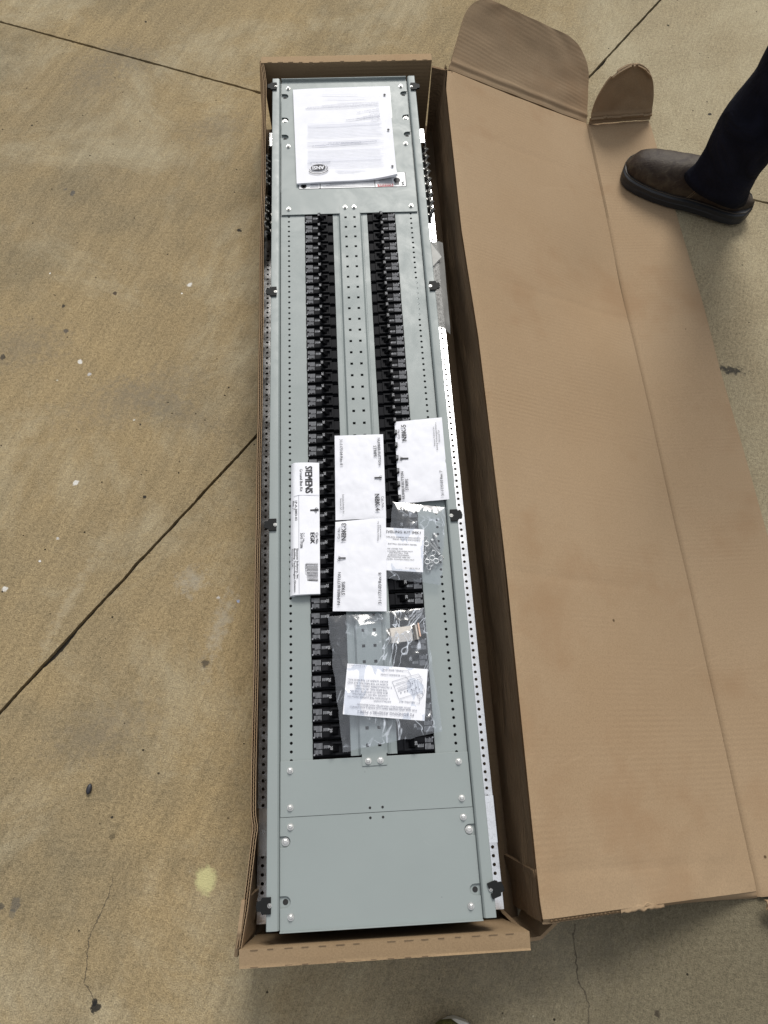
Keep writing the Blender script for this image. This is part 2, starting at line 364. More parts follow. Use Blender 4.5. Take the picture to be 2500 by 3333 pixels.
def m_galv(name='galvanised_steel', base=(.84, .85, .86), rough=.21, metal=1.):
    t = NT(name); c = t.coord()
    n = t.noise(c, 130, 4, .7, 1.); n2 = t.noise(t.coord(scale=(1, 1, 1)), 40, 3)
    col = t.mix(t.ramp(n, [(.38, 0.), (.52, 1.)]), tuple(x * .86 for x in base), base)
    rg = t.ramp(n2, [(.3, rough - .06), (.7, rough + .08)])
    return t.fin(col, rg, metal, t.bump(n, .1, .0003))
def m_plain(name, col, rough=.5, metal=0., spec=.5):
    t = NT(name); c = t.coord(); n = t.noise(c, 60, 3)
    return t.fin(t.mix(1., col, t.ramp(n, [(.3, .93), (.7, 1.07)]), 'MULTIPLY'), rough, metal, spec=spec)
def m_paper(name='paper', base=(.83, .84, .885), wrinkle=.07, trans=0.):
    t = NT(name); c = t.coord(); n = t.noise(c, 28, 4, .55, .8); n2 = t.noise(c, 600, 2)
    col = t.mix(1., base, t.ramp(n, [(.3, .955), (.7, 1.02)]), 'MULTIPLY')
    return t.fin(col, .7, bump=t.bump(n2, .06, .0004, t.bump(n, wrinkle, .004)), spec=.25)
def m_film(name, haze=.12, gloss=.12, tint=(.80, .84, .92), bump=.6, scale=30, rough=.12):
    t = NT(name); c = t.coord()
    n = t.noise(c, scale, 5, .6, 1.5); n2 = t.noise(t.coord(scale=(1, .35, 1)), scale * 2.2, 3, .6, .5)
    bp = t.bump(t.math('ADD', n, t.math('MULTIPLY', n2, .4)), bump, .006)
    tr = t.n('BsdfTransparent'); gl = t.n('BsdfGlossy'); gl.inputs['Roughness'].default_value = rough; di = t.n('BsdfDiffuse')
    tr.inputs[0].default_value = (.90, .92, .95, 1)
    di.inputs[0].default_value = (*tint, 1); t.l(bp, gl.inputs['Normal']); t.l(bp, di.inputs['Normal'])
    cz = t.noise(t.rcoord(R(12), (1, .45, 1)), scale * 1.6, 3, .6, 2.2); cz2 = t.noise(t.rcoord(R(-50), (1, .5, 1)), scale * 3.5, 2, .5, 1.)
    k = t.ramp(t.math('ABSOLUTE', t.math('SUBTRACT', cz, .5)), [(.0, 1.), (.016, 0.)]); k2 = t.ramp(t.math('ABSOLUTE', t.math('SUBTRACT', cz2, .56)), [(.0, 1.), (.014, 0.)])
    pm_ = t.ramp(t.noise(t.coord(loc=(3, 3, 3)), 14, 2), [(.48, 0.), (.62, 1.)])
    hz = t.math('ADD', haze, t.math('MULTIPLY', t.math('MULTIPLY', t.math('ADD', k, k2), pm_), .6), True)  # white lines: creased plastic, with crinkle highlights put into the haze
    m1 = t.n('MixShader'); t.l(hz, m1.inputs[0]); t.l(tr.outputs[0], m1.inputs[1]); t.l(di.outputs[0], m1.inputs[2])
    fr = t.n('Fresnel'); fr.inputs[0].default_value = 1.5; t.l(bp, fr.inputs['Normal'])
    f = t.math('ADD', t.math('MULTIPLY', fr.outputs[0], 1.0), gloss, True)
    m2 = t.n('MixShader'); t.l(f, m2.inputs[0]); t.l(m1.outputs[0], m2.inputs[1]); t.l(gl.outputs[0], m2.inputs[2])
    t.l(m2.outputs[0], t.out.inputs[0]); return t.mat

M = {}
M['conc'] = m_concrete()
M['joint'] = m_plain('joint_filler', (.035, .03, .022), .95)
M['card'] = m_cardboard('cardboard')
M['cardx'] = m_cardboard('cardboard_inner_wall_shaded', (.205, .138, .080), ax=2, crinkle=.9, flute=1.)  # same cardboard as the lid, darkened: shade inside the box put into the colour
M['cardw'] = m_cardboard('cardboard_end_wall', (.32, .23, .138), ax=2, flute=1.)
M['cardf'] = m_cardboard('cardboard_flap', (.28, .205, .130), ax=0, flute=1.2)
M['cardd'] = m_cardboard('cardboard_core', (.17, .115, .065), ax=1)
M['liner'] = m_cardboard('cardboard_liner_edge', (.35, .25, .155), ax=1)
M['grey'] = m_enamel()
M['black'] = m_paint('black_moulding', (.0075, .008, .010), .6, .1, .10)
M['blk2'] = m_paint('black_handle', (.004, .004, .005), .5, .05, .16)
M['print'] = m_plain('grey_print', (.24, .25, .27), .6)
M['print2'] = m_plain('bright_print', (.42, .43, .45), .6)
M['galv'] = m_galv()
M['zinc'] = m_galv('zinc_screw', (.62, .62, .60), .4)
M['alu'] = m_galv('tin_plate', (.52, .49, .45), .42)
M['copper'] = m_plain('copper_edge', (.60, .42, .33), .4, .8)
M['chassis'] = m_plain('added_dark_chassis', (.012, .012, .012), .7)
M['clip'] = m_paint('black_rubber_clip', (.009, .010, .010), .6, .2, .2)
M['paper'] = m_paper()
M['env'] = m_paper('envelope_paper', (.80, .81, .86), .16)
M['ink'] = m_plain('black_ink', (.012, .012, .016), .6)
M['ink2'] = m_plain('grey_ink', (.16, .17, .22), .6)
M['ink3'] = m_plain('show_through', (.64, .66, .74), .7)
M['ink4'] = m_plain('mid_ink', (.22, .24, .33), .6)
M['slot'] = m_plain('perforation_slit', (.14, .095, .055), .9)
M['red'] = m_plain('red_ink', (.50, .03, .04), .5)
M['label'] = m_plain('label_white', (.78, .79, .80), .4)
M['film'] = m_film('bag_film', .075, .02, (.80, .86, .95), bump=.15, scale=8, rough=.12)
M['film2'] = m_plain('hazy_film', (.235, .235, .225), .6, spec=.25); M['film2'].node_tree.nodes['Principled BSDF'].inputs['Alpha'].default_value = .992

# ================================================================ THE SETTING
def joint_pts(a, b, n, wig, seed):
    out = []
    for i in range(n + 1):
        p = a.lerp(b, i / n); d = (b - a).normalized(); nn = Vector((-d.y, d.x, 0))
        out.append((p, nn * (wig * noise.noise(Vector((i * .31, seed, 0)))) + nn * (wig * .7 * noise.noise(Vector((i * 1.7, seed, 5))))))
    return out
def mk_ground():
    # two saw-cut joints cross under the box and part the slab into four
    d2 = Vector((math.cos(R(50.1)), math.sin(R(50.1)), 0)); p2 = Vector((-.217, -.412, 0))
    l1a, l1b = Vector((-.92, .884, 0)), Vector((-.214, .592, 0)); d1 = (l1b - l1a).normalized()
    l1d = Vector((.98, .19, 0)); dr = (l1d - l1b).normalized()
    # crossing point of the joints
    t = ((l1b.x - p2.x) * dr.y - (l1b.y - p2.y) * dr.x) / (d2.x * dr.y - d2.y * dr.x); X = p2 + d2 * t
    n2 = Vector((-d2.y, d2.x, 0))
    arms = []
    def arm(far, near_pts, w, seed):
        """points from X outwards; returns left side and right side polylines"""
        pts = [X] + near_pts; pts2 = []
        for a, b in zip(pts, pts[1:]):
            L = (b - a).length; k = max(1, int(L / .006))
            pts2 += [a.lerp(b, i / k) for i in range(k)]
        pts2 += [pts[-1], far]
        Ls, Rs = [], []
        for i, p in enumerate(pts2):
            q = pts2[min(i + 1, len(pts2) - 1)] if i < len(pts2) - 1 else pts2[i]; r_ = pts2[max(0, i - 1)]
            d = (q - r_).normalized(); nn = Vector((-d.y, d.x, 0))
            e1 = w * (1 + .45 * noise.noise(p * 22 + Vector((seed, 0, 0))) + .35 * noise.noise(p * 90 + Vector((seed, 0, 0))))
            e2 = w * (1 + .45 * noise.noise(p * 22 + Vector((seed, 9, 0))) + .35 * noise.noise(p * 90 + Vector((seed, 9, 0))))
            e1 += .0035 * max(0, noise.noise(p * 14 + Vector((seed, 3, 3))) - .38) * 4
            e2 += .0035 * max(0, noise.noise(p * 14 + Vector((seed, 5, 7))) - .34) * 4
            if seed == 3:
                c = at(200, 2120, 0); dd = (p - c).length
                if dd < .04: e1 += .006 * (1 - dd / .04) ** .6 * (1 + .5 * noise.noise(p * 130))
            Ls.append(p + nn * e1); Rs.append(p - nn * e2)
        return Ls, Rs
    # arm directions in counter-clockwise order: d2 up (50), left (158), d2 down (230), right (-18)
    far = 120
    A = [arm(X + d2 * far, [X + d2 * 1.2], .0031, 1),
         arm(l1a - d1 * far, [l1b, l1a - d1 * .1], .0031, 2),
         arm(X - d2 * far, [X - d2 * 2.2], .0031, 3),
         arm(l1d + dr * far, [l1d + dr * .2], .0031, 4)]
    mb = MB()
    for k in range(4):
        a = A[k][0]; b = A[(k + 1) % 4][1]
        cor = {0: [(-80, 120)], 1: [(-140, -80)], 2: [(80, -120)], 3: [(140, 90)]}[k]
        poly = [(p.x, p.y) for p in a] + cor + [(p.x, p.y) for p in b[::-1]]
        n_ = len(poly)
        if sum(poly[i][0] * poly[(i + 1) % n_][1] - poly[(i + 1) % n_][0] * poly[i][1] for i in range(n_)) < 0: poly = poly[::-1]
        # top face as a ladder of slim faces between the two joint edges, then out to the far corner
        na, nb = len(a), len(b); vs = [(p.x, p.y, 0) for p in a] + [(p.x, p.y, 0) for p in b] + [(cor[0][0], cor[0][1], 0)]
        fs = []; ia = ib = 0
        while ia < na - 1 or ib < nb - 1:
            if ib >= nb - 1 or (ia < na - 1 and (a[ia + 1] - X).length <= (b[ib + 1] - X).length): fs.append((ia, ia + 1, na + ib)); ia += 1
            else: fs.append((ia, na + ib + 1, na + ib)); ib += 1
        fs.append((na - 1, na + nb, na + nb - 1))
        def up_(f):
            p0, p1, p2 = [vs[q] for q in f]
            return f if (p1[0] - p0[0]) * (p2[1] - p0[1]) - (p1[1] - p0[1]) * (p2[0] - p0[0]) > 0 else f[::-1]
        mb.add(vs, [up_(f) for f in fs])
        mb.add([(x, y, -.03) for x, y in poly] + [(x, y, 0) for x, y in poly], [(i, (i + 1) % n_, n_ + (i + 1) % n_, n_ + i) for i in range(n_)])
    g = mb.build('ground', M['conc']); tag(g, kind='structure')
    for p_ in g.data.polygons: p_.use_smooth = len(p_.vertices) == 3
    b = MB(); b.add([(-150, -150, -.010), (150, -150, -.010), (150, 150, -.010), (-150, 150, -.010)], [(0, 1, 2, 3)])
    b.build('joint_filling', M['joint']); tag(bpy.data.objects['joint_filling'], kind='structure')
mk_ground()

# ================================================================ CARDBOARD BOX
ZW = ZP + .02     # top of the box walls
box = empty('cardboard_box', (0, -.45, 0), 'long brown corrugated cardboard box lying open with its lid folded out to the right', 'box')
def interp(tab, y):
    tab = sorted(tab)
    if y <= tab[0][0]: return tab[0][1]
    for (a, b), (c, d) in zip(tab, tab[1:]):
        if y <= c: return b + (d - b) * (y - a) / (c - a)
    return tab[-1][1]
LT = [(.455, -.190), (.42, -.184), (.376, -.1795), (.037, -.1815), (-.358, -.1812), (-.635, -.1815), (-1.035, -.1832), (-1.168, -.183), (-1.253, -.193), (-1.300, -.202)]
def lx(y): return interp(LT, y) + .0022 * noise.noise(Vector((0, y * 6, 3))) + (.0028 * math.exp(-((y + 1.148) / .012) ** 2))
TH = .0072
# floor
MB().box(-.204, .222, -1.31, .452, .002, .008).build('base_panel', m_cardboard('cardboard_floor_shaded', (.10, .070, .042), ax=1), box)  # floor cardboard darkened; the shade down in the gap is painted in
# left wall: liners, middle liner and two rows of flutes show along its cut top edge
def left_wall():
    ys = np.linspace(.452, -1.300, 260)
    zb = ZW - .014
    def sect(y, off, z):
        xt = lx(y); xb = -.205; k = (z - .0) / ZW
        return Vector((xb + (xt - xb) * k ** 1.6 + off, y, z))
    zt = lambda y, s: ZW + .0015 * noise.noise(Vector((s, y * 9, 1))) - (.010 * max(0, (-1.19 - y) / .1) ** 1.3 if y < -1.19 else 0)
    mb = MB()
    for off0, off1, s in ((0, .0008, 1), (TH / 2 - .0004, TH / 2 + .0004, 2), (TH - .0008, TH, 3)):
        rows = []
        for y in ys:
            z1 = zt(y, s)
            if s == 3 and y < -1.215: z1 -= .0
            rows.append([sect(y, off0, .003), sect(y, off0, .06), sect(y, off0, .12), sect(y, off0, z1), sect(y, off1, z1), sect(y, off1, .12), sect(y, off1, .06), sect(y, off1, .003)])
        mb.ring_loft(rows, cap=True)
    mb.build('side_wall', M['liner'], box, smooth=False)
    fm = MB(); pitch = .0085
    for lo, hi, ph in ((.0008, TH / 2 - .0004, 0), (TH / 2 + .0004, TH - .0008, 1.3)):
        n = int((.452 + 1.30) / pitch * 6); rows = []
        for i in range(n + 1):
            y = .452 - (.452 + 1.30) * i / n
            x = (lo + hi) / 2 + (hi - lo) / 2 * math.sin(ph + 2 * math.pi * i / 6 + .4 * noise.noise(Vector((0, y * 30, ph))))
            z1 = zt(y, 2) - .0016
            rows.append([sect(y, x - .0003, z1 - .02), sect(y, x - .0003, z1), sect(y, x + .0003, z1), sect(y, x + .0003, z1 - .02)])
        fm.ring_loft(rows, cap=True, closed=False)
    fm.build('corrugation', M['cardd'], box)
left_wall()
# right wall + lid share the score line at the top
RT = [(.407, .236), (.354, .2285), (-.057, .2255), (-.317, .2335), (-.726, .2335), (-1.267, .224), (-1.30, .226)]
CT = [(.447, .611), (-.116, .6105), (-.825, .617), (-1.29, .619)]
OT = [(.455, .776), (-.126, .790), (-.285, .790), (-.691, .797), (-1.30, .802)]
def rx(y): return interp(RT, y)
def right_wall():
    def fn(u, v):
        y = .428 + (-1.290 - .428) * u; xt = rx(y) - .003; xb = .216
        z = .004 + (ZW - .004) * v
        x = xb + (xt - xb) * v + .007 * noise.noise(Vector((y * 5, z * 14, 2))) * math.sin(math.pi * v) + .003 * noise.noise(Vector((y * 20, z * 30, 7))) * math.sin(math.pi * v)
        return (x, y, z)
    mb = MB(); mb.grid(fn, 180, 18)
    def fo(u, v):
        p = Vector(fn(u, v)); return (p.x + TH * (.4 + .6 * (1 - v)), p.y, p.z - .003 * v)
    mb.grid(fo, 60, 4)
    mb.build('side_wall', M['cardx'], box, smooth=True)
right_wall()
def lidpt(u, v):
    """u along the length (0 far .. 1 near), v across (0 hinge .. 1 crease)"""
    yh = .410 + (-1.287 - .410) * u; yc = .4465 + (-1.292 - .4465) * u
    a = Vector((rx(yh), yh, ZW)); b = Vector((interp(CT, yc), yc, .010))
    p = a.lerp(b, v)
    sag = .010 * math.sin(math.pi * v) * (.6 + .8 * noise.noise(Vector((u * 2.3, 0, 4)))) + .0035 * noise.noise(Vector((u * 9, v * 3, 1)))
    edge = .004 * math.exp(-(v / .02) ** 2)
    p += Vector((.43, 0, .9)) * (sag * -.5) + Vector((0, 0, -edge))
    for u0, v0, wd_, am in ((.335, .75, .6, .0010), (.70, .3, .5, .0009), (.10, .5, .35, .0006), (.965, .4, .5, .0012)):
        p.z -= am * math.exp(-((u - u0 - .01 * v) / .0045) ** 2) * math.exp(-((v - v0) / wd_) ** 2)
    p.z -= .014 * math.exp(-((u - .30) / .07) ** 2 - ((v - .80) / .18) ** 2) - .011 * math.exp(-((u - .42) / .06) ** 2 - ((v - .72) / .2) ** 2)
    if u > .93: p.z += .003 * noise.noise(Vector((u * 40, v * 14, 8))) * (u - .93) / .07
    return p
MB().grid(lidpt, 260, 44, .006).build('lid_panel', M['card'], box, smooth=True, auto=50)
def outpt(u, v):
    yc = .4465 + (-1.292 - .4465) * u; x0 = interp(CT, yc) + .0015; x1 = interp(OT, yc)
    z = .010 - .0035 * min(1, v * 6) + .0012 * noise.noise(Vector((u * 8, v * 2, 5)))
    if v < .03: z -= .006 * (1 - v / .03)
    return Vector((x0 + (x1 - x0) * v, yc + .008 * v * (1 - u) - .009 * u, z))
MB().grid(outpt, 120, 30, .0055).build('tuck_panel', M['card'], box, smooth=True, auto=50)
# upright end flap at the far end of the lid, rounded shoulders
def flap_sheet(P, e, ang, prof, name, mat, nu=40, nv=16, th=.006, bow=.006):
    """prof(t) -> (left e, right e) at normalised distance t; length L"""
    d0 = Vector((0, 0, 1)).cross(e).normalized()
    if d0.y < 0: d0 = -d0
    up = Vector((0, 0, 1)); up = (up - e * up.dot(e)).normalized()
    def fn(u, v):
        L, el, er = prof(u)
        t = L * v; a = ang * min(1, (t / .02)) ** .7 if ang > 0 else ang
        q = P + e * (el + (er - el) * u) 
        return q + d0 * (t * math.cos(ang)) + up * (t * math.sin(ang)) + up * (bow * math.sin(math.pi * v)) * -1 + Vector((0, 0, .0015 * noise.noise(Vector((u * 6, v * 4, ang)))))
    return fn
P1 = Vector((.236, .4085, ZW - .001)); P2 = Vector((.6098, .4455, .0095)); e1 = (P2 - P1).normalized(); W1 = (P2 - P1).length
def flap_geo(P, e, ang, shape, name, mat, th=.0055, bow=.006):
    d0 = Vector((0, 0, 1)).cross(e).normalized(); d0 = d0 if d0.y > 0 else -d0
    up = e.cross(d0); up = up if up.z > 0 else -up
    v_ = d0 * math.cos(ang) + up * math.sin(ang); nn = e.cross(v_).normalized(); nn = nn if nn.z > 0 else -nn
    # shape: list of (t, eL, eR)
    def fn(u, v):
        t = shape[-1][0] * v
        el = interp([(a, b) for a, b, c in shape], t); er = interp([(a, c) for a, b, c in shape], t)
        roll = (.0022 * math.exp(-((t - .020) / .005) ** 2) - .0012 * math.exp(-((t - .011) / .0025) ** 2))
        return P + e * (el + (er - el) * u) + v_ * t + nn * (roll - bow * math.sin(math.pi * v) + .002 * noise.noise(Vector((u * 7, v * 5, ang * 9))))
    return MB().grid(fn, 60, 60, th).build(name, mat, box, smooth=True, auto=50)
r_ = []
L1 = .186
for i in range(25):
    t = L1 * i / 24
    k = max(0, (t - (L1 - .055)) / .055); rr = .055 * (1 - math.sqrt(max(0, 1 - k * k)))
    k2 = max(0, (t - (L1 - .085)) / .085); rr2 = .075 * (1 - math.sqrt(max(0, 1 - k2 * k2)))
    r_.append((t, .004 + .045 * (t / L1) ** .9 + rr, W1 + .004 - .012 * (t / L1) - rr2 * 1.0 + .006 * math.sin(math.pi * t / L1)))
flap_geo(P1 + Vector((0, .003, 0)), e1, R(29), r_, 'end_flap', M['cardf'])
# small arched flap beside it
E1 = Vector((.6175, .4385, .0115)); E2 = Vector((.777, .4495, .0105)); e2 = (E2 - E1).normalized(); W2 = (E2 - E1).length
r_ = []
for i in range(25):
    t = .138 * i / 24; k = t / .140
    hw = W2 / 2 * (1 - .10 * k) * math.sqrt(max(0, 1 - max(0, (k - .0)) ** 2.6)) ; c = W2 / 2 - .004 * k
    r_.append((t, c - hw, c + hw))
flap_geo(E1 + Vector((0, .002, 0)), e2, R(80), r_, 'arched_flap', M['cardf'], bow=.003)
# end walls with rolled-over tops and knife perforations along the creases
def end_wall(y_in, y_out, x0, x1, zt, name, flare, fold_slots):
    mb = MB(); n = 60
    def fn(u, v):
        x = x0 + (x1 - x0) * u; s = 1 if y_out > y_in else -1
        wob = .0015 * noise.noise(Vector((x * 14, v, s)))
        z0 = .006
        if v < .45: k = v / .45; return Vector((x * (.985 + .015 * k), y_in + s * flare * (1 - k) * -1, z0 + (zt - z0) * k + (wob if k > .9 else 0)))
        if v < .6: k = (v - .45) / .15; return Vector((x, y_in + (y_out - y_in) * k, zt + wob - .0035 * k * (1 if s > 0 else 1.6)))
        k = (v - .6) / .4; return Vector((x, y_out, zt - .0045 - (zt - .0045 - z0) * k))
    mb.grid(fn, n, 60)
    o = mb.build(name, M['cardw'], box, smooth=True, auto=25)
    for yy, dz in fold_slots:
        x = x0 + .015
        while x < x1 - .02:
            k = (yy - y_in) / (y_out - y_in)
            wln = random.uniform(.008, .013)
            zz = fn((x - x0) / (x1 - x0), .45 + .15 * min(.97, max(.03, k))).z + .0006
            (MB().box(x, x + wln, yy - .0005, yy + .0005, zz - .001, zz + .0001).build('perforation', M['slot'], o) if random.random() < .8 else 0); x += .0235
    return o
end_wall(.441, .468, -.186, .203, ZW, 'end_wall', .0, [(.4425, 0)])
end_wall(-1.300, -1.3235, -.197, .204, ZW - .001, 'end_wall', -.006, [(-1.3015, 0), (-1.3225, 0)])
# inner corner tabs
def tab(pts, z0, z1, mat=None, name='corner_tab', th=.005, lean=(0, 0)):
    def fn(u, v):
        k = u * (len(pts) - 1); i = min(len(pts) - 2, int(k)); f = k - i
        x = pts[i][0] + (pts[i + 1][0] - pts[i][0]) * f; y = pts[i][1] + (pts[i + 1][1] - pts[i][1]) * f
        zt = pts[i][2] + (pts[i + 1][2] - pts[i][2]) * f if len(pts[0]) > 2 else z1
        return Vector((x + lean[0] * (1 - v), y + lean[1] * (1 - v), z0 + (zt - z0) * v + .0008 * noise.noise(Vector((u * 9, v * 3, x)))))
    return MB().grid(fn, 24, 12, th).build(name, mat or M['cardx'], box, smooth=True, auto=50)
tab([(.203, .433, ZW - .012), (.222, .427, ZW - .013), (.2325, .409, ZW - .002)], .005, ZW)
tab([(.219, -1.225, ZW - .004), (.226, -1.262, ZW - .018), (.236, -1.292, ZW - .030)], .005, ZW, lean=(-.01, .01))
tab([(.200, -1.306, .105), (.213, -1.322, .108), (.232, -1.318, .120), (.246, -1.296, .160)], .01, .1, lean=(-.01, .012), mat=M['card'])
tab([(-.195, -1.24, ZW - .001), (-.2005, -1.28, ZW - .006), (-.2085, -1.312, ZW - .028)], .005, ZW, mat=M['card'])
# torn corner far left
def crumple(c, sx_, sy_, sz_, seed, name='torn_corner', mat=None):
    def fn(u, v):
        p = Vector((u - .5, v - .5, 0)); h = .5 * noise.noise(Vector((u * 5, v * 5, seed))) + .35 * noise.noise(Vector((u * 13, v * 11, seed)))
        return Vector(c) + Vector((p.x * sx_ + .004 * noise.noise(Vector((u * 7, v * 3, seed + 4))), p.y * sy_ + .006 * noise.noise(Vector((u * 6, v * 4, seed + 8))), h * sz_ + .01 * (v - .5)))
    return MB().grid(fn, 18, 10, .0012).build(name, mat or M['liner'], box, smooth=True)
# folded-down flap under the near end of the lid, its cut edge, and torn liner
def nearflap(u, v):
    a = lidpt(1, u); z1 = max(.004, a.z - .010 - .06 * min(1, u * 3))
    drop = [(0, 0), (.1, .003), (.3, .010), (.55, .012), (1, .010)]
    y1 = a.y - .001 - interp(drop, u)
    b = Vector((a.x + .002, y1, max(.003, z1)))
    p = a.lerp(b, v); p.y -= .003 * math.sin(math.pi * min(1, v * 1.2)); p.z -= .0015
    return p
MB().grid(nearflap, 60, 8, .004).build('folded_flap', M['card'], box, smooth=True, auto=50)
def ragged():
    mb = MB(); n = 150
    for row in range(2):
        rows = []
        for i in range(n + 1):
            u = .03 + .44 * i / n; a = lidpt(1, u); z = -.0030 - .0026 * row
            a.z += z + .0010 * math.sin(i * 1.05 + row) ; a.y -= .0035 + .002 * row + .001 * noise.noise(Vector((i * .4, row, 0)))
            rows.append([a + Vector((0, .006, .0003)), a + Vector((0, 0, .0003)), a + Vector((0, 0, -.0003)), a + Vector((0, .006, -.0003))])
        mb.ring_loft(rows, closed=False)
    mb.build('torn_edge', M['cardd'], box)
    mb = MB()
    def fn(u, v):
        a = lidpt(1, .33 + .2 * u); h = .5 + noise.noise(Vector((u * 6, v * 3, 2)))
        return a + Vector((0, -.001 + .010 * (v - .5) + .004 * noise.noise(Vector((u * 9, 0, 3))), -.001 + .004 * h * math.sin(math.pi * v) * math.sin(math.pi * u)))
    mb.grid(fn, 30, 6, .0008); mb.build('torn_liner', M['card'], box, smooth=True)
ragged()
def seflap(u, v):   # corner flap sticking out below the tuck panel at the right
    x = .622 + .16 * u; y0 = -1.304; y1 = -1.318 - .075 * min(1, u * 2.2) - .05 * u
    return Vector((x + .004 * v * (1 - u), y0 + (y1 - y0) * v, .030 - .004 * v + .004 * noise.noise(Vector((u * 5, v * 3, 1)))))
MB().grid(seflap, 24, 16, .006).build('side_flap', M['card'], box, smooth=True, auto=50)

# ================================================================ PANELBOARD
pb = empty('panelboard', (0, -.45, .01), 'grey steel electrical panelboard interior with two rows of black breakers packed in the cardboard box', 'panelboard')
def pbld(mb, name, mat, **k): return mb.build(name, mat, pb, **k)
X = IN
# black chassis block, added below the dead front so its holes look dark
c = MB(); c.box(-6.0 * X, 6.0 * X, -50.0 * X, 15.4 * X, .012, ZP - .018); pbld(c, 'chassis', M['chassis'])
# side plates with knock-out holes
def holes_y(top, bot, start, pitch):
    ys = []; y = start
    while y > bot: ys.append(y); y -= pitch
    return ys
plug = [y for y in np.arange(-6.64, -9.9, -.5)]
for s in (-1, 1):
    mb = MB(); y = .36 + .25; ytop = 3.2; x0, x1 = sorted((s * 3.72 * X, s * 5.62 * X)); 
    mb.add([(x0, ytop * X, ZP), (x1, ytop * X, ZP), (x1, y * X, ZP), (x0, y * X, ZP)], [(0, 1, 2, 3)])
    while y > -41.6:
        cy = y - .25
        mb.cell(x0, x1, (y - .5) * X, y * X, s * 4.975 * X, cy * X, .092 * X, ZP); y -= .5
    mb.add([(x0, y * X, ZP), (x1, y * X, ZP), (x1, -43 * X, ZP), (x0, -43 * X, ZP)], [(0, 1, 2, 3)])
    xi = s * 3.72 * X     # folded inner edge
    a, b = sorted((xi - s * .0008, xi + s * .0009)); mb.box(a, b, -42 * X, .6 * X, ZP - .012, ZP - .0002)
    pbld(mb, 'side_plate', M['grey'])
gp = m_paint('grey_plug', (.25, .29, .29))
for y in plug:
    mb = MB(); mb.cyl((4.945 * X, y * X + .0006, ZP - .0012), .088 * X, .0009, 12); pbld(mb, 'hole_plug', gp)
# rolled side channels
def chan(s):
    prof = [(5.66, -.006), (5.66, .004), (5.69, .0072), (5.76, .0092), (5.86, .0098), (6.33, .0098), (6.36, .0092), (6.375, .0075), (6.38, -.03)]
    th = .0015; rings = []
    for y in (15.92, -50.47):
        out = [Vector((s * (x + (-.03 if y > 0 and x > 6 else 0)) * X, y * X, ZP + z)) for x, z in prof]
        inn = [Vector((s * ((x - .06) if x > 6 else (x + .06)) * X, y * X, ZP + z - (th if z > .007 else 0))) for x, z in prof[::-1]]
        rings.append(out + inn)
    mb = MB(); mb.ring_loft(rings); pbld(mb, 'side_channel', M['grey'], auto=14)
chan(-1); chan(1)
# centre strip, raised, with square knock-outs
mb = MB(); zt = ZP + .0045
y = .5; 
mb.box(-.80 * X, .80 * X, .5 * X, 1.32 * X, zt - .0016, zt)
while y > -41.4:
    for sx_ in (-1, 1):
        x0, x1 = (-.80 * X, 0) if sx_ < 0 else (0, .80 * X)
        mb.cell(x0, x1, (y - 1) * X, y * X, sx_ * .362 * X, (y - .5) * X, .098 * X, zt, sq=True)
    y -= 1
mb.box(-.74 * X, .74 * X, -42.17 * X, y * X, zt - .0016, zt)
prof = [(.80, .0045), (.84, .0030), (.90, .0012), (.94, -.0006), (1.00, -.0006), (1.03, .0), (1.40, .0), (1.40, -.012)]
for s in (-1, 1):
    mb.grid(lambda u, v: (s * interp([(i, q[0]) for i, q in enumerate(prof)], v * 7) * X, (.50 - 42.05 * u) * X, ZP + interp([(i, q[1]) for i, q in enumerate(prof)], v * 7)), 1, 7)
pbld(mb, 'centre_strip', M['grey'], auto=30)
# cover plates
def plate(y0, y1, zz, notches, name, hx=5.56, flange=None, inner=None):
    """notches: (side, y centre) mounting ears cut from the edges"""
    pts = []
    nl = sorted([q for s_, q in notches if s_ < 0], reverse=True); nr = sorted([q for s_, q in notches if s_ > 0])
    pts.append((-hx, y0))
    for q in nl:
        r0 = .30
        pts.append((-hx, q + r0))
        for k in range(9): a = math.pi / 2 - math.pi * k / 8; pts.append((-hx + .30 + r0 * math.cos(a), q + r0 * math.sin(a)))
        pts.append((-hx, q - r0))
    pts.append((-hx, y1)); pts.append((hx, y1))
    for q in nr:
        r0 = .30
        pts.append((hx, q - r0))
        for k in range(9): a = -math.pi / 2 - math.pi * k / 8; pts.append((hx - .30 + r0 * math.cos(a), q + r0 * math.sin(a)))
        pts.append((hx, q + r0))
    pts.append((hx, y0))
    mb = MB(); mb.prism([(a * X, b * X) for a, b in pts], ZP + zz - .0016, ZP + zz)
    if flange:
        for ya, yb, h in flange: mb.box(-hx * X, hx * X, ya * X, yb * X, ZP + zz - .0002, ZP + zz + h)
    o = pbld(mb, name, M['grey'], bevel=.0004); return o
ntop = [(-1, 13.99), (-1, 11.11), (-1, 9.08), (1, 14.02), (1, 11.14), (1, 9.09)]
plate(15.9, .46, .0035, ntop, 'upper_cover_plate', flange=[(15.84, 15.9, .0065)])
plate(-41.66, -44.74, .0030, [], 'middle_cover_plate', hx=5.62)
plate(-44.76, -50.62, .0022, [(-1, -46.05), (1, -45.96), (-1, -49.12), (1, -49.07)], 'lower_cover_plate', hx=5.64, flange=[(-50.62, -50.55, .0045)])
# backing under the notches
for ya, yb in ((15.8, 3.1), (-42.2, -50.5)):
    mb = MB(); mb.box(-5.65 * X, 5.65 * X, min(ya, yb) * X, max(ya, yb) * X, ZP - .0035, ZP - .0012); pbld(mb, 'mounting_frame', M['grey'])
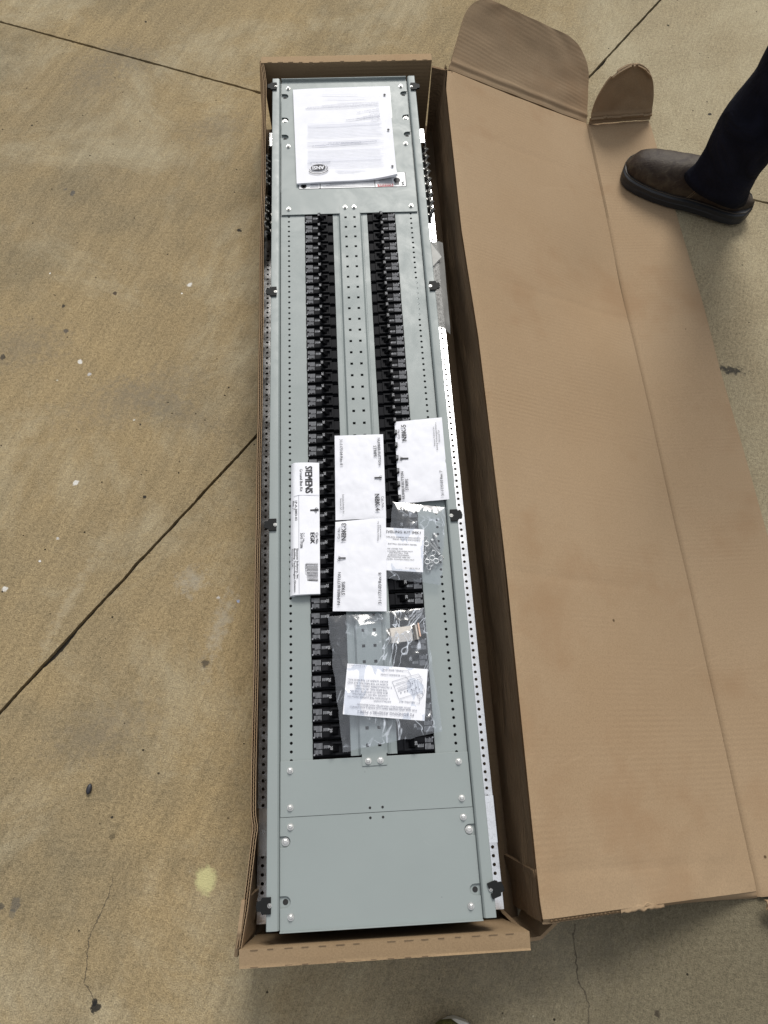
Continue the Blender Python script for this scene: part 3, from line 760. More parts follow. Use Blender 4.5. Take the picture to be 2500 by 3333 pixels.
# dark through-holes
for a, b in ((-5.27, 13.99), (5.24, 14.02), (-5.27, 9.08), (5.25, 9.09), (-5.34, -49.12), (5.36, -49.07)):
    hm = MB(); hm.cyl((a * X, b * X, ZP - .0012), .155 * X, .0004, 20); pbld(hm, 'mounting_hole', M['chassis'])
for a, b in ((-.39, -44.49), (.35, -44.49)): hm = MB(); hm.cyl((a * X, b * X, ZP + .0030), .075 * X, .0002, 16); pbld(hm, 'drilled_hole', M['chassis'])
for a, b in ((-.39, -45.03), (.35, -45.03)): hm = MB(); hm.cyl((a * X, b * X, ZP + .0022), .075 * X, .0002, 16); pbld(hm, 'drilled_hole', M['chassis'])
# screws
def screw_mb(c, r=.0052, hexr=.0034, h=.0042):
    mb = MB(); mb.cyl(c, r, .0011, 20, r2=r * .93); mb.cyl(Vector(c) + Vector((0, 0, .0011)), hexr, h - .0011, 6, ph=random.random())
    mb.cyl(Vector(c) + Vector((0, 0, h)), hexr * .92, .0004, 6, r2=hexr * .6); return mb
def screw(x, y, z, r=.0052, name='screw', hexr=.0034, h=.0042):
    pbld(screw_mb((x * X, y * X, ZP + z), r, hexr, h), name, M['zinc'])
for x, y in ((-4.97, 1.04), (5.06, 1.04), (-4.97, 7.96), (5.06, 7.96), (-4.97, 14.9), (5.06, 14.9)): screw(x, y, .0035, .0048, hexr=.0032)
for x in (-.36, .37): screw(x, 1.03, .0045, .0048, hexr=.0032)
for x, y in ((-5.03, -42.20), (5.03, -42.20), (-5.03, -44.24), (5.03, -44.24)): screw(x, y, .003)
for x, y in ((-5.03, -45.27), (5.03, -45.27), (-5.03, -49.87), (5.03, -49.87)): screw(x, y, .0022)
for x, y in ((-.37, -41.90), (.36, -41.90)): screw(x, y, .0045)
for x, y in ((-5.27, 11.11), (5.27, 11.14), (-5.33, -46.05), (5.32, -45.96)): screw(x, y, -.001, .0062, 'slotted_screw', .0043, .0035)
# corner stickers
def rrect(mb, c, w_, h_, r, z, n=6):
    pts = []
    for qx, qy, a0 in ((1, 1, 0), (-1, 1, 90), (-1, -1, 180), (1, -1, 270)):
        for k in range(n + 1): a = R(a0 + 90 * k / n); pts.append((c[0] + qx * (w_ / 2 - r) + r * math.cos(a), c[1] + qy * (h_ / 2 - r) + r * math.sin(a)))
    mb.prism(pts, z, z + .0002)
zs = ZP + .0036
mb = MB(); mb.m = 1; rrect(mb, (.335 * X, 3.95 * X), 8.98 * X, 1.62 * X, .12 * X, zs)
mb.m = 0; rrect(mb, (-3.25 * X, 3.95 * X), 1.72 * X, 1.54 * X, .1 * X, zs + .00022); rrect(mb, (-.05 * X, 3.95 * X), 4.56 * X, 1.54 * X, .08 * X, zs + .00022); rrect(mb, (3.47 * X, 3.95 * X), 2.62 * X, 1.54 * X, .1 * X, zs + .00022)
st = pbld(mb, 'warning_label', [M['label'], M['ink']])
mb = MB(); mb.box(2.42 * X, 3.72 * X, 3.20 * X, 3.48 * X, zs + .0004, zs + .0006); mb.build('danger_panel', M['red'], st)
mb = MB(); text_mb(mb, 'DANGER', (3.55 * X, 3.45 * X, zs + .0007), (2.48 * X, 3.45 * X, zs + .0007), .95, .02)
mb.prism([(3.68 * X, 3.27 * X), (3.60 * X, 3.44 * X), (3.52 * X, 3.27 * X)][::-1], zs + .0007, zs + .0009); mb.build('danger_word', M['label'], st)
mb = MB()
for k in range(5): line_mb(mb, ((3.7 - .02 * k) * X, (3.60 + .13 * k) * X, zs + .0004), ((2.5 + .1 * (k % 2)) * X, (3.60 + .13 * k) * X, zs + .0004), .0011)
for k in range(6): line_mb(mb, (2.1 * X, (3.32 + .14 * k) * X, zs + .0004), ((-2.15 + .3 * (k % 3)) * X, (3.32 + .14 * k) * X, zs + .0004), .0010)
for k in range(5): line_mb(mb, (-2.5 * X, (3.30 + .14 * k) * X, zs + .0004), ((-3.2 + .1 * (k % 2)) * X, (3.30 + .14 * k) * X, zs + .0004), .0010)
mb.build('small_print', M['ink2'], st)
mb = MB()
for k in range(4): mb.tube([((3.86 + .11 * k) * X, 3.36 * X, zs + .0006), ((3.9 + .09 * k) * X, 3.68 * X, zs + .0006)], .0009, 6)   # hand pictogram
mb.cyl((4.05 * X, 3.85 * X, zs + .0004), .007, .0003, 18)
mb.tube([(4.42 * X, 3.30 * X, zs + .0006), (4.62 * X, 3.36 * X, zs + .0006), (4.45 * X, 3.55 * X, zs + .0006), (4.66 * X, 3.66 * X, zs + .0006)], .0009, 6)
mb.build('hand_pictogram', M['ink'], st); mb = MB(); mb.cyl((-3.72 * X, 3.45 * X, zs + .0004), .0065, .0003, 8); mb.box(-3.83 * X, -3.61 * X, 3.28 * X, 3.5 * X, zs + .0004, zs + .0007)
mb.build('pictogram', M['ink'], st)
mb = MB(); rrect(mb, (-2.8 * X, 13.9 * X), 1.5 * X, 1.7 * X, .1 * X, zs); rrect(mb, (-.48 * X, 13.9 * X), 3.10 * X, 1.85 * X, .1 * X, zs); rrect(mb, (2.6 * X, 13.0 * X), 2.95 * X, 3.95 * X, .12 * X, zs)
lb = pbld(mb, 'rating_label', M['label'])
mb = MB(); text_mb(mb, 'SIEMENS', (.05 * X - .9 * X, 14.6 * X, zs + .0002), (-1.98 * X, 14.6 * X, zs + .0002), .9, .03)
A_ = Vector((.98 * X, 14.55 * X, zs + .0002)); B_ = Vector((-.75 * X, 14.55 * X, zs + .0002)); text_mb(mb, 'PANELBOARD', A_, B_, .8, .02)
mb.build('label_lettering', M['ink'], lb)
# rubber retaining clips on the side channels
def clip(x, y, rot):
    s = 1 if x > 0 else -1
    P = [(-.36, .42), (.14, .42), (.20, .28), (.42, .24), (.46, 0), (.42, -.24), (.20, -.28), (.14, -.42), (-.36, -.42), (-.36, -.13), (-.24, -.13), (-.17, -.07), (-.17, .07), (-.24, .13), (-.36, .13)]
    cr, sr = math.cos(rot), math.sin(rot)
    poly = [((x + s * (a * cr - b * sr)) * X, (y + (a * sr + b * cr)) * X) for a, b in P]
    mb = MB(); mb.prism(poly, ZP + .0098, ZP + .0135); o = pbld(mb, 'corner_clip', M['clip'], bevel=.0004)
    mb = MB(); mb.cyl(((x - s * .28) * X, y * X, ZP + .0098), .0030, .0026, 14); mb.cyl(((x - s * .28) * X, y * X, ZP + .0124), .0022, .0012, 14, r2=.001); mb.build('rivet', M['zinc'], o)
for x, y in ((-6.30, 14.84), (-6.26, -7.44), (-6.22, -26.63), (-6.45, -49.20)): clip(x, y, 0)
clip(6.25, 14.46, 0); clip(6.27, -7.37, 0); clip(6.22, -26.51, .0); clip(6.46, -49.05, .3)
# galvanised base rails with punched holes
ZR = ZP - .115
for s in (-1, 1):
    mb = MB(); y = 6.0 if s > 0 else 1.2
    x0, x1 = sorted((s * 6.25 * X, s * 7.60 * X)); yt = 8.5 if s > 0 else 3.3; mb.add([(x0, yt * X, ZR), (x1, yt * X, ZR), (x1, y * X, ZR), (x0, y * X, ZR)], [(0, 1, 2, 3)])
    while y > -50.0:
        mb.cell(x0, x1, (y - .5) * X, y * X, s * 7.27 * X, (y - .25) * X, .105 * X, ZR); y -= .5
    mb.add([(x0, y * X, ZR), (x1, y * X, ZR), (x1, -50.75 * X, ZR), (x0, -50.75 * X, ZR)], [(0, 1, 2, 3)])
    a, b = sorted((s * 7.60 * X, s * 7.55 * X)); mb.box(a, b, -50.75 * X, yt * X, ZR - .03, ZR - .0002)
    pbld(mb, 'base_rail', M['galv'])
# brackets holding the dead front off the rails
def bracket(s, ya, yb, zt_, xo):
    mb = MB(); a, b = sorted((s * 6.2 * X, s * xo * X))
    rings = []
    for y in (ya * X, yb * X):
        rings.append([Vector((s * 6.2 * X, y, zt_)), Vector((s * (xo - .12) * X, y, zt_)), Vector((s * (xo - .03) * X, y, zt_ - .002)), Vector((s * xo * X, y, zt_ - .005)), Vector((s * xo * X, y, ZR)),
                      Vector((s * (xo - .07) * X, y, ZR)), Vector((s * (xo - .07) * X, y, zt_ - .004)), Vector((s * 6.2 * X, y, zt_ - .002))])
    mb.ring_loft(rings); pbld(mb, 'stand_off_bracket', M['galv'], auto=40)
bracket(-1, 10.3, 11.9, ZP - .045, 7.0); bracket(1, 10.3, 11.9, ZP - .045, 7.12)
bracket(-1, -46.9, -44.2, ZP - .075, 7.42); bracket(1, -46.9, -44.2, ZP - .075, 7.50)
# neutral bars with angled lug screws
def neutral(s, n, a, b):
    A = at(*a, ZP - .062); B = at(*b, ZP - .062)
    mb = MB(); x0, x1 = sorted((A.x - s * .012, A.x + s * .006)); mb.box(x0, x1, B.y - .008, A.y + .008, ZP - .088, ZP - .076)
    o = pbld(mb, 'neutral_bar', M['chassis'])
    for i in range(n):
        c = A.lerp(B, i / (n - 1)); c.x += s * (.0035 if i % 2 else -.0025); ax = Vector((s * .5, .45 if i % 2 else -.25, .75))
        q = MB(); q.cyl(c - Vector((0, 0, .006)), .0042, .013, 8, axis=ax); q.box(c.x - .006, c.x + .004, c.y - .003, c.y + .003, c.z - .014, c.z - .005); q.build('lug_screw', M['zinc'], o)
neutral(-1, 9, (878, 505), (876, 602)); neutral(-1, 9, (876, 640), (871, 745))
neutral(1, 18, (1376, 482), (1398, 690))

# ---- circuit breakers: one built, the rest copied
def breaker_master():
    # local frame: origin on the centre line, +x outwards
    z0 = ZP
    b = MB()
    def bx(x0, x1, y0, y1, za, zb): b.box(x0 * X, x1 * X, y0 * X, y1 * X, za, zb)
    bx(1.42, 3.70, -.455, .455, z0 - .016, z0 - .0035)      # lower shoulders
    bx(1.43, 3.69, -.34, .37, z0 - .0036, z0 + .0015)        # face
    bx(3.08, 3.66, -.38, .40, z0 + .0014, z0 + .0030)        # nameplate block
    bx(1.84, 2.56, -.36, -.25, z0 + .0014, z0 + .0058); bx(1.84, 2.56, .27, .38, z0 + .0014, z0 + .0058)   # bezel round the handle slot
    bx(1.84, 1.95, -.26, .28, z0 + .0014, z0 + .0056); bx(2.47, 2.60, -.26, .28, z0 + .0014, z0 + .0056)
    bx(1.50, 1.78, -.30, .33, z0 + .0014, z0 + .0022)
    bx(2.62, 3.06, .08, .33, z0 + .0014, z0 + .0026)
    me = b.build('circuit_breaker', M['black'], off=Vector((0, 0, 0)))
    h = MB()
    rings = []
    for x_, z_, w_ in ((2.08, -.004, .20), (2.13, .004, .20), (2.36, .0125, .185), (2.42, .0165, .17), (2.62, .0155, .17), (2.60, .0125, .18), (2.42, .0055, .20), (2.40, -.004, .20)):
        rings.append((x_, z_, w_))
    top = [Vector((x_ * X, w_ * X, z0 + z_)) for x_, z_, w_ in rings]; bot = [Vector((x_ * X, -w_ * X, z0 + z_)) for x_, z_, w_ in rings]
    h.ring_loft([bot, top]); ho = h.build('handle', M['blk2'], auto=30)
    nm = MB(); text_mb(nm, '20', (2.605 * X, -.10 * X, z0 + .0160), (2.605 * X, .11 * X, z0 + .0160), .95, .01, lift=.0002); no = nm.build('rating_number', M['print2'])
    p = MB(); zz = z0 + .0031
    rnd = random.Random(3)
    for k in range(7): line_mb(p, ((3.13 + .075 * k) * X, -.33 * X, zz), ((3.13 + .075 * k) * X, (-.02 + .05 * rnd.random() - .08 * (k > 4)) * X, zz), .0009)
    for k in range(6): line_mb(p, ((3.15 + .08 * k) * X, .06 * X, zz), ((3.15 + .08 * k) * X, (.26 + .08 * rnd.random()) * X, zz), .0009)
    for k in range(6): line_mb(p, ((2.70 + .06 * k) * X, -.20 * X, z0 + .0016), ((2.70 + .06 * k) * X, (-.04 + .03 * (k % 2)) * X, z0 + .0016), .0008)
    p.cyl((2.66 * X + .001, -.12 * X, z0 + .0016), .0017, .0002, 10)
    p.cyl((3.60 * X, .33 * X, zz), .0013, .0002, 10)
    po = p.build('printed_text', M['print'])
    for c_ in (ho, no, po): c_.parent = me
    return me
bm_ = breaker_master()
def copy_tree(o, parent=None):
    c_ = o.copy(); COL.objects.link(c_); c_.parent = parent
    for ch in o.children: copy_tree(ch, c_)
    return c_
protos = None
tilt = random.Random(5)
bm_.parent = pb
for n in range(42):
    for s in (1, -1):
        o = bm_ if (n == 0 and s == 1) else copy_tree(bm_, pb)
        o.location = Vector((0, -(n + .07) * X, 0)) - pb.location
        o.rotation_euler = (0, 0, 0 if s > 0 else math.pi)
        o.location.x += tilt.uniform(-.0003, .0003)

# ================================================================ THINGS LYING ON THE PANELBOARD
ZT = ZP + .004
def quad(c4, nu, nv, hfn, thick, name, mat, label, cat, group=None, z=ZT):
    """paper sheet or packet through four plan corners (far-left, far-right, near-right, near-left)"""
    a, b, c_, d = [Vector(q) for q in c4]
    cen = (a + b + c_ + d) / 4
    def fn(u, v):
        p = a.lerp(b, u).lerp(d.lerp(c_, u), v); p.z += hfn(u, v); return p
    o = MB().grid(fn, nu, nv, thick).build(name, mat, off=Vector((cen.x, cen.y, cen.z)), smooth=True, auto=40)
    tag(o, label, cat, group)
    return o, fn
def puff(amp, seed, noisea=.0012):
    def h(u, v):
        return amp * (math.sin(math.pi * u) * math.sin(math.pi * v)) ** .6 + noisea * noise.noise(Vector((u * 4, v * 6, seed))) + noisea * .5 * noise.noise(Vector((u * 11, v * 14, seed)))
    return h
# the printed stack of instruction pages
F = zm((940, 250), .26522)
zz = ZP + .0095
mc = [F(52, 158, zz), F(1222, 105, zz), F(1330, 1240, zz), F(97, 1310, zz)]
def hman(u, v):
    return .0018 * noise.noise(Vector((u * 2, v * 2, 3))) + .011 * max(0, (u - .55) / .45) ** 2 * max(0, (v - .90) / .10) ** 1.5 - .0045 * max(0, (.1 - v) / .1) * max(0, u - .6)
man, mf = quad(mc, 50, 60, hman, .0042, 'instruction_booklet', M['paper'], 'white three-hole printed instruction pages lying upside down on the top cover plate', 'booklet')
def ptxt(F, items, z, parent, name, mat, bold=0., ys=1.):
    for it in items:
        mb = MB()
        s_, A, B = it[0], it[1], it[2]; b_ = it[3] if len(it) > 3 else bold; y_ = it[4] if len(it) > 4 else ys
        text_mb(mb, s_, F(A[0], A[1], z), F(B[0], B[1], z), y_, b_)
        mb.build(name, mat, parent)
zt2 = zz + .0024
ptxt(F, [('National Electrical Manufacturers Association', (1117, 482), (700, 528), .009), ('General Instructions for Proper Installation, Operation, and Maintenance of', (1080, 782), (290, 845), .01),
         ('Panelboards Rated 600 Volts or Less', (885, 795), (487, 808), .01), ('ANSI/NEMA PB 1.1-2013', (512, 1038), (232, 1055), .009),
         ('Published by:', (1122, 518), (1010, 530)), ('1300 North 17th Street, Suite 900', (1113, 468), (830, 508)), ('Rosslyn, Virginia 22209', (1113, 452), (905, 488)),
         ('www.nema.org', (1110, 420), (985, 438)), ('Approved: September 11, 2013', (1108, 388), (840, 432)),
         ('\u00a9 2013 National Electrical Manufacturers Association. All rights, including translation into other languages,', (1102, 342), (200, 392)),
         ('reserved under the Universal Copyright Convention, the Berne Convention for the Protection of Literary', (1100, 326), (225, 374)),
         ('and Artistic Works, and the International and Pan American copyright conventions.', (1098, 308), (400, 352))], zt2, man, 'lettering', M['ink4'])
mb = MB()   # lines of the next page showing through
rr = random.Random(2)
for y0, y1 in ((560, 610), (590, 740), (770, 850), (880, 1030), (1010, 1110)):
    yy = y0
    while yy < y1:
        a = 225 + rr.random() * 12; b_ = 1150 - rr.random() * 60 + (yy - 560) * .08
        line_mb(mb, F(a, yy + 16, zt2), F(b_, yy - 22, zt2), .0007); yy += 17
for a, b_, yy in ((410, 850, 222), (480, 930, 265), (595, 900, 300), (570, 950, 1135), (585, 880, 1150), (600, 800, 1165)): line_mb(mb, F(a, yy, zt2), F(b_, yy - 8, zt2), .0008)
mb.build('show_through', M['ink3'], man)
def ell(mb, F, c, rx_, ry_, z, n=40, lift=.0003, ang=0):
    pts = [F(c[0] + rx_ * math.cos(2 * math.pi * i / n) , c[1] + ry_ * math.sin(2 * math.pi * i / n) + ang * rx_ * math.cos(2 * math.pi * i / n), z) + Vector((0, 0, lift)) for i in range(n)]
    mb.add(pts, [tuple(range(n))[::-1]])
mb = MB(); ell(mb, F, (362, 1112), 90, 37, zt2, ang=-.06)
for k, (rx_, ry_, o_) in enumerate(((112, 50, 6), (130, 62, 12))):
    pts = [F(362 + rx_ * math.cos(a) * 1.0, 1116 + o_ + ry_ * math.sin(a) - .06 * rx_ * math.cos(a), zt2) for a in [R(-28 + 8 * i) if k == 0 else R(20 + 7 * i) for i in range(26 if k == 0 else 20)]]
    for a, b_ in zip(pts, pts[1:]): line_mb(mb, a, b_, .0012 if k == 0 else .0016)
mb.build('emblem', M['ink'], man)
ptxt(F, [('ANSI', (432, 1092), (292, 1100), .035, 1.15)], zt2 + .0004, man, 'emblem_letters', M['paper'])
mb = MB()
for c_ in ((1175, 219), (1222, 648), (1272, 1096)): ell(mb, F, c_, 15, 12, zt2, 20, .0002)
mb.build('punched_hole_shade_disc', M['ink'], man)  # black discs on the page; the shade in the holes is painted
# the three part-number envelopes
def env_label(n): return None
F5 = zm((1240, 1320), .15672); z5 = ZP + .010
e5, f5 = quad([F5(283, 340, z5), F5(1265, 243, z5), F5(1420, 1945, z5), F5(372, 2040, z5)], 30, 44, puff(.0030, 5), .0016, 'parts_envelope', M['env'],
    'white paper envelope marked NBK-5 tucked against the right breaker handles', 'envelope', 'number strip envelopes')
ptxt(F5, [('Cat. No.', (395, 688), (383, 484)), ('NBK-5', (535, 730), (515, 400), .016), ('Qty', (437, 1155), (432, 1060)), ('1', (570, 1112), (569, 1085), .008, .8), ('NUMBER BUTTON', (500, 1940), (465, 1370), .009),
          ('STRIPS', (575, 1755), (565, 1525), .009), ('31-1173-05 Rev. 7', (1312, 1870), (1270, 1350), .009), ('Siemens Industry, Inc.', (1130, 838), (1100, 432), 0, .8),
          ('Building Technologies Division', (1185, 922), (1147, 350), 0, .8), ('Norcross, GA', (1230, 757), (1213, 510))], z5 + .0036, e5, 'lettering', M['ink'])
F4 = zm((1060, 1390), .14916); z4 = ZP + .010
e4, f4 = quad([F4(197, 188, z4), F4(1253, 157, z4), F4(1322, 1990, z4), F4(217, 2032, z4)], 30, 44, puff(.0032, 8), .0016, 'parts_envelope', M['env'],
    'white paper envelope marked NBK-4 lying over the centre strip', 'envelope', 'number strip envelopes')
ptxt(F4, [('NUMBER BUTTON', (1128, 240), (1155, 830), .009), ('STRIPS', (1040, 408), (1052, 648), .009), ('31-1173-04 Rev. 8', (308, 270), (318, 832), .009), ('Qty.', (1180, 1052), (1182, 1162)), ('1', (1065, 1094), (1066, 1120), .008, .8),
          ('Cat. No.', (1215, 1510), (1230, 1765)), ('NBK-4', (1072, 1462), (1090, 1828), .018), ('Siemens Industry, Inc.', (365, 1468), (378, 1900)), ('Norcross, GA', (315, 1555), (322, 1815))], z4 + .0038, e4, 'lettering', M['ink'])
F3 = zm((1060, 1660), .25316); z3 = ZP + .0215
e3, f3 = quad([F3(126, 152, z3), F3(775, 100, z3), F3(785, 1303, z3), F3(92, 1300, z3)], 30, 50, lambda u, v: puff(.0032, 11)(u, v) + .004 * max(0, .25 - v) * u, .0018, 'parts_envelope', M['env'],
    'white paper envelope marked NBK-3 overlapping the small bag of wing nuts', 'envelope', 'number strip envelopes')
ptxt(F3, [('Cat. No.', (182, 370), (187, 222)), ('NBK-3', (262, 392), (265, 172), .016), ('Qty', (183, 655), (185, 590)), ('1', (258, 626), (258, 610), .008, .8), ('NUMBER BUTTON', (185, 1218), (195, 800), .009),
          ('STRIPS', (248, 1090), (250, 922), .009), ('31-1173-03 Rev. 8', (718, 1205), (715, 805), .009), ('Siemens Industry, Inc.', (683, 395), (684, 140)), ('Norcross, GA', (715, 348), (712, 190))], z3 + .0038, e3, 'lettering', M['ink'])
# ground bus kit carton
FE = zm((920, 1480), .22599); zE = ZP + .011
def hE(u, v): return -.007 * max(0, (.16 - u) / .16) ** 1.8 + .0015 * math.sin(math.pi * u) + .0005 * noise.noise(Vector((u * 3, v * 9, 2)))
eg, fe = quad([FE(118, 118, zE), FE(526, 116, zE), FE(541, 2003, zE), FE(102, 2025, zE)], 24, 60, hE, .007, 'kit_carton', M['paper'],
    'long narrow white paper sleeve with SIEMENS Ground Bus Kit lettering and a bar code', 'carton')
zE2 = zE + .0014
ptxt(FE, [('SIEMENS', (325, 172), (332, 553), .045, 1.25), ('Ground Bus Kit', (247, 207), (252, 530), .009), ('Qty.', (468, 762), (470, 845), .01), ('1', (398, 792), (399, 812), .01, .8), ('Cat No.', (475, 1122), (478, 1288), .01),
          ('EGK', (402, 1125), (403, 1283), .045, .9), ('D.C. No.', (290, 1128), (290, 1265), .01), ('3643-19286', (255, 1128), (255, 1350), .01), ('Siemens Industry, Inc.', (198, 1350), (203, 1795), .015, .75),
          ('Building Technologies Division', (160, 1352), (165, 1980), .015, .75), ('783643271722', (322, 1575), (324, 1815))], zE2, eg, 'lettering', M['ink'])
ptxt(FE, [('1P-A-3003-03', (178, 665), (180, 948), .015, .8), ('Rev. 7', (142, 672), (144, 793), .015, .75), ('Norcross, GA', (128, 1360), (130, 1620), .015, .7)], zE2 - .0006, eg, 'side_lettering', M['ink'])
mb = MB()
line_mb(mb, FE(235, 585, zE2), FE(525, 583, zE2), .0006); line_mb(mb, FE(160, 602, zE2), FE(235, 585, zE2), .0006); line_mb(mb, FE(232, 590, zE2), FE(238, 2003, zE2), .0006)
mb.build('ruled_line', M['ink2'], eg)
mb = MB(); yy = 1562; rb = random.Random(4)
while yy < 1815:
    wd = rb.choice([2, 2, 4, 6]); yy += wd / 2; x0 = 332 if (yy < 1592 or yy > 1790) else 350
    line_mb(mb, FE(x0, yy, zE2), FE(510, yy, zE2), wd * .00012); yy += wd / 2 + rb.choice([3, 3, 5, 8])
mb.build('bar_code', M['ink'], eg)

# ---- small bag with levelling kit
card1, _ = quad([F3(735, 222, ZP + .0185), F3(1267, 250, ZP + .0185), F3(1252, 800, ZP + .0185), F3(730, 772, ZP + .0185)], 12, 12, puff(.001, 2, .0006), .0006, 'instruction_card', M['paper'],
    'white card headed LEVELING KIT IMK1 inside the smaller clear bag', 'card')
zc = ZP + .0200
for s_, A, B, b_ in (('LEVELING KIT IMK1', (742, 288), (1220, 308), .01), ('LEVELING SCREW (4 INCLUDED)', (757, 350), (1218, 371), .0), ('WING NUT (4 INCLUDED)', (862, 380), (1216, 400), .0), ('INSTALL ON EVERY PANEL', (802, 440), (1175, 457), .0),
        ('OR LOWER THE', (790, 502), (990, 508), 0), ('LOOSEN THE WING NUT', (795, 532), (1122, 543), 0), ('OR INSTALL THE', (820, 556), (1062, 565), 0), ('SCREWS PROVIDED.', (800, 583), (1075, 592), 0),
        ('PROVISIONS ARE AT', (795, 608), (1090, 620), 0), ('CORNER. TIGHTEN WING NUT.', (755, 634), (1145, 650), 0), ('31-1-1080-01 REV. B', (1025, 750), (1210, 758), 0)):
    mb = MB(); text_mb(mb, s_, F3(*A, zc), F3(*B, zc), .8, b_ * .8); mb.build('lettering', M['ink'], card1)
def hexscrew(p, d, L=.020, label=''):
    root = empty('levelling_screw', p, label, 'screw', 'levelling screws in the clear bag')
    d = Vector(d).normalized(); q = MB(); q.cyl(p, .0042, .0012, 16, axis=d); q.cyl(Vector(p) - d * .003, .0032, .003, 6, axis=d); q.build('head', M['zinc'], root, auto=30)
    pts = [Vector(p) + d * (.0012 + L * k / 40) for k in range(41)]; q = MB(); q.tube(pts, [.0019 if k % 2 else .0016 for k in range(41)], 8); q.build('shank', M['zinc'], root)
def wingnut(p, ang, label):
    root = empty('wing_nut', p, label, 'wing nut', 'wing nuts in the clear bag')
    p = Vector(p); d = Vector((math.cos(ang), math.sin(ang), .15)); q = MB()
    n = 20; pts = [p + Vector((.0042 * math.cos(2 * math.pi * k / n), .0042 * math.sin(2 * math.pi * k / n), .001)) for k in range(n + 1)]
    q.tube(pts, .0014, 8); q.build('hub', M['zinc'], root, smooth=True)
    for s in (-1, 1):
        q = MB(); c_ = p + d * (s * .0095); q.tube([c_ + d * (.0042 * math.cos(a)) + Vector((-d.y, d.x, .3)).normalized() * (.0034 * math.sin(a)) for a in [2 * math.pi * k / 16 for k in range(17)]], .0011, 8)
        q.build('wing', M['zinc'], root, smooth=True)
zb = ZP + .006
FA = zm((1060, 1660), .25316)
def P3(u, v, z=zb): return FA(u, v, z)
for (a, b_, lab) in (((1400, 322), (1448, 462), 'zinc hex head screw highest in the small clear bag'), ((1372, 395), (1455, 530), 'zinc hex head screw in the middle of the small clear bag'),
        ((1452, 560), (1345, 430), 'zinc hex head screw crossing behind the middle screw, head at lower right'), ((1285, 552), (1352, 478), 'short exposed screw next to the printed card edge')):
    A = P3(*a); B = P3(*b_); hexscrew(A, B - A, (B - A).length, lab)
for (c_, an, lab) in (((1292, 440), 1.65, 'wing nut nearest the top beside the printed card'), ((1368, 622), 1.25, 'wing nut with its round hub facing up below the screws'), ((1305, 670), 1.8, 'wing nut partly under the lower right card corner'), ((1420, 660), .5, 'wing nut at the lower right of the loose hardware pile')):
    wingnut(P3(*c_, zb + .001), an, lab)
G3 = zm((900, 1300), .3918)
def film(corners, nu, nv, amp, name, mat, label, seed, z, hem=None, freq=1.):
    a, b, c_, d = [Vector(q) for q in corners]; cen = (a + b + c_ + d) / 4
    def mk(sgn, base):
        def fn(u, v):
            p = a.lerp(b, u).lerp(d.lerp(c_, u), v)
            ed = min(1, 10 * min(u, 1 - u, v, 1 - v)) 
            h = amp * (.5 + .8 * noise.noise(Vector((u * 2.2 * freq, v * 3 * freq, seed))) + .28 * (1 - 2 * abs(noise.noise(Vector((u * 5 * freq, v * 3.2 * freq, seed + 3))))) ** 3 + .10 * (1 - 2 * abs(noise.noise(Vector((u * 9 * freq + v * 3, v * 7 * freq, seed + 6))))) ** 2)
            p.z += base + sgn * h * ed
            wv = .0022 * noise.noise(Vector((u * 9, v * 9, seed + 9))); p.x += wv; p.y += .0022 * noise.noise(Vector((u * 8, v * 8, seed + 12)))
            return p
        return fn
    mb = MB(); mb.grid(mk(1, 0), nu, nv)
    o = mb.build(name, mat, off=cen, smooth=True); tag(o, label, 'plastic bag', 'clear plastic hardware bags')
    return o
zf = ZP + .0205
bag1 = film([G3(966, 848, zf - .004), G3(1405, 900, zf - .006), G3(1370, 1540, zf - .006), G3(908, 1485, zf - .004)], 44, 60, .0045, 'clear_bag', M['film'], 'small clear plastic bag of screws and wing nuts lying right of the centre envelopes', 4, zf)
# the bag's folded mouth, pale and creased
# ---- larger bag with bonding kit
F2 = zm((1040, 1960), .26522)
z2 = ZP + .0195
card2, _ = quad([F2(342, 752, z2), F2(1328, 822, z2), F2(1290, 1457, z2), F2(285, 1376, z2)], 14, 12, puff(.0012, 6, .0008), .0006, 'instruction_card', M['paper'],
    'white card with upside-down P2 BONDING ASSEMBLY text and line drawing in larger bag', 'card')
zc2 = z2 + .0022
for s_, A, B in (('P2 BONDING ASSEMBLY P2BK3', (1158, 1368), (468, 1325)), ('FOR 250A AND HIGHER MAIN LUG PANELS AND PANELS', (1195, 1318), (372, 1272)), ('WITH VERTICALLY MOUNTED MAIN BREAKERS', (1120, 1288), (460, 1242)),
        ('INSTRUCTIONS:', (878, 1212), (665, 1200)), ('1. POSITION THE JUMPER WITH ITS', (862, 1176), (345, 1143)), ('LONGER TAB ON THE NEUTRAL', (833, 1140), (400, 1113)), ('BUS AND ITS SHORTER TAB ON', (835, 1106), (378, 1078)),
        ('THE BASE RAIL, AS SHOWN.', (835, 1074), (430, 1045)), ('2. FASTEN JUMPER USING LONG', (890, 1040), (430, 1012)), ('SCREW AT THE NEUTRAL BUS AND', (843, 1003), (345, 975)), ('SHORT SCREW AT THE BASE RAIL.', (843, 966), (345, 937)),
        ('NEUTRAL BUS', (1172, 1220), (978, 1208)), ('BONDING JUMPER', (985, 890), (750, 875)), ('PANEL BASE RAIL', (1025, 832), (770, 817)), ('9-D-4006-01 REV. 1', (560, 778), (372, 766))):
    mb = MB(); text_mb(mb, s_, F2(*A, zc2), F2(*B, zc2), .9, .0); mb.build('lettering', M['ink2'], card2)
mb = MB()
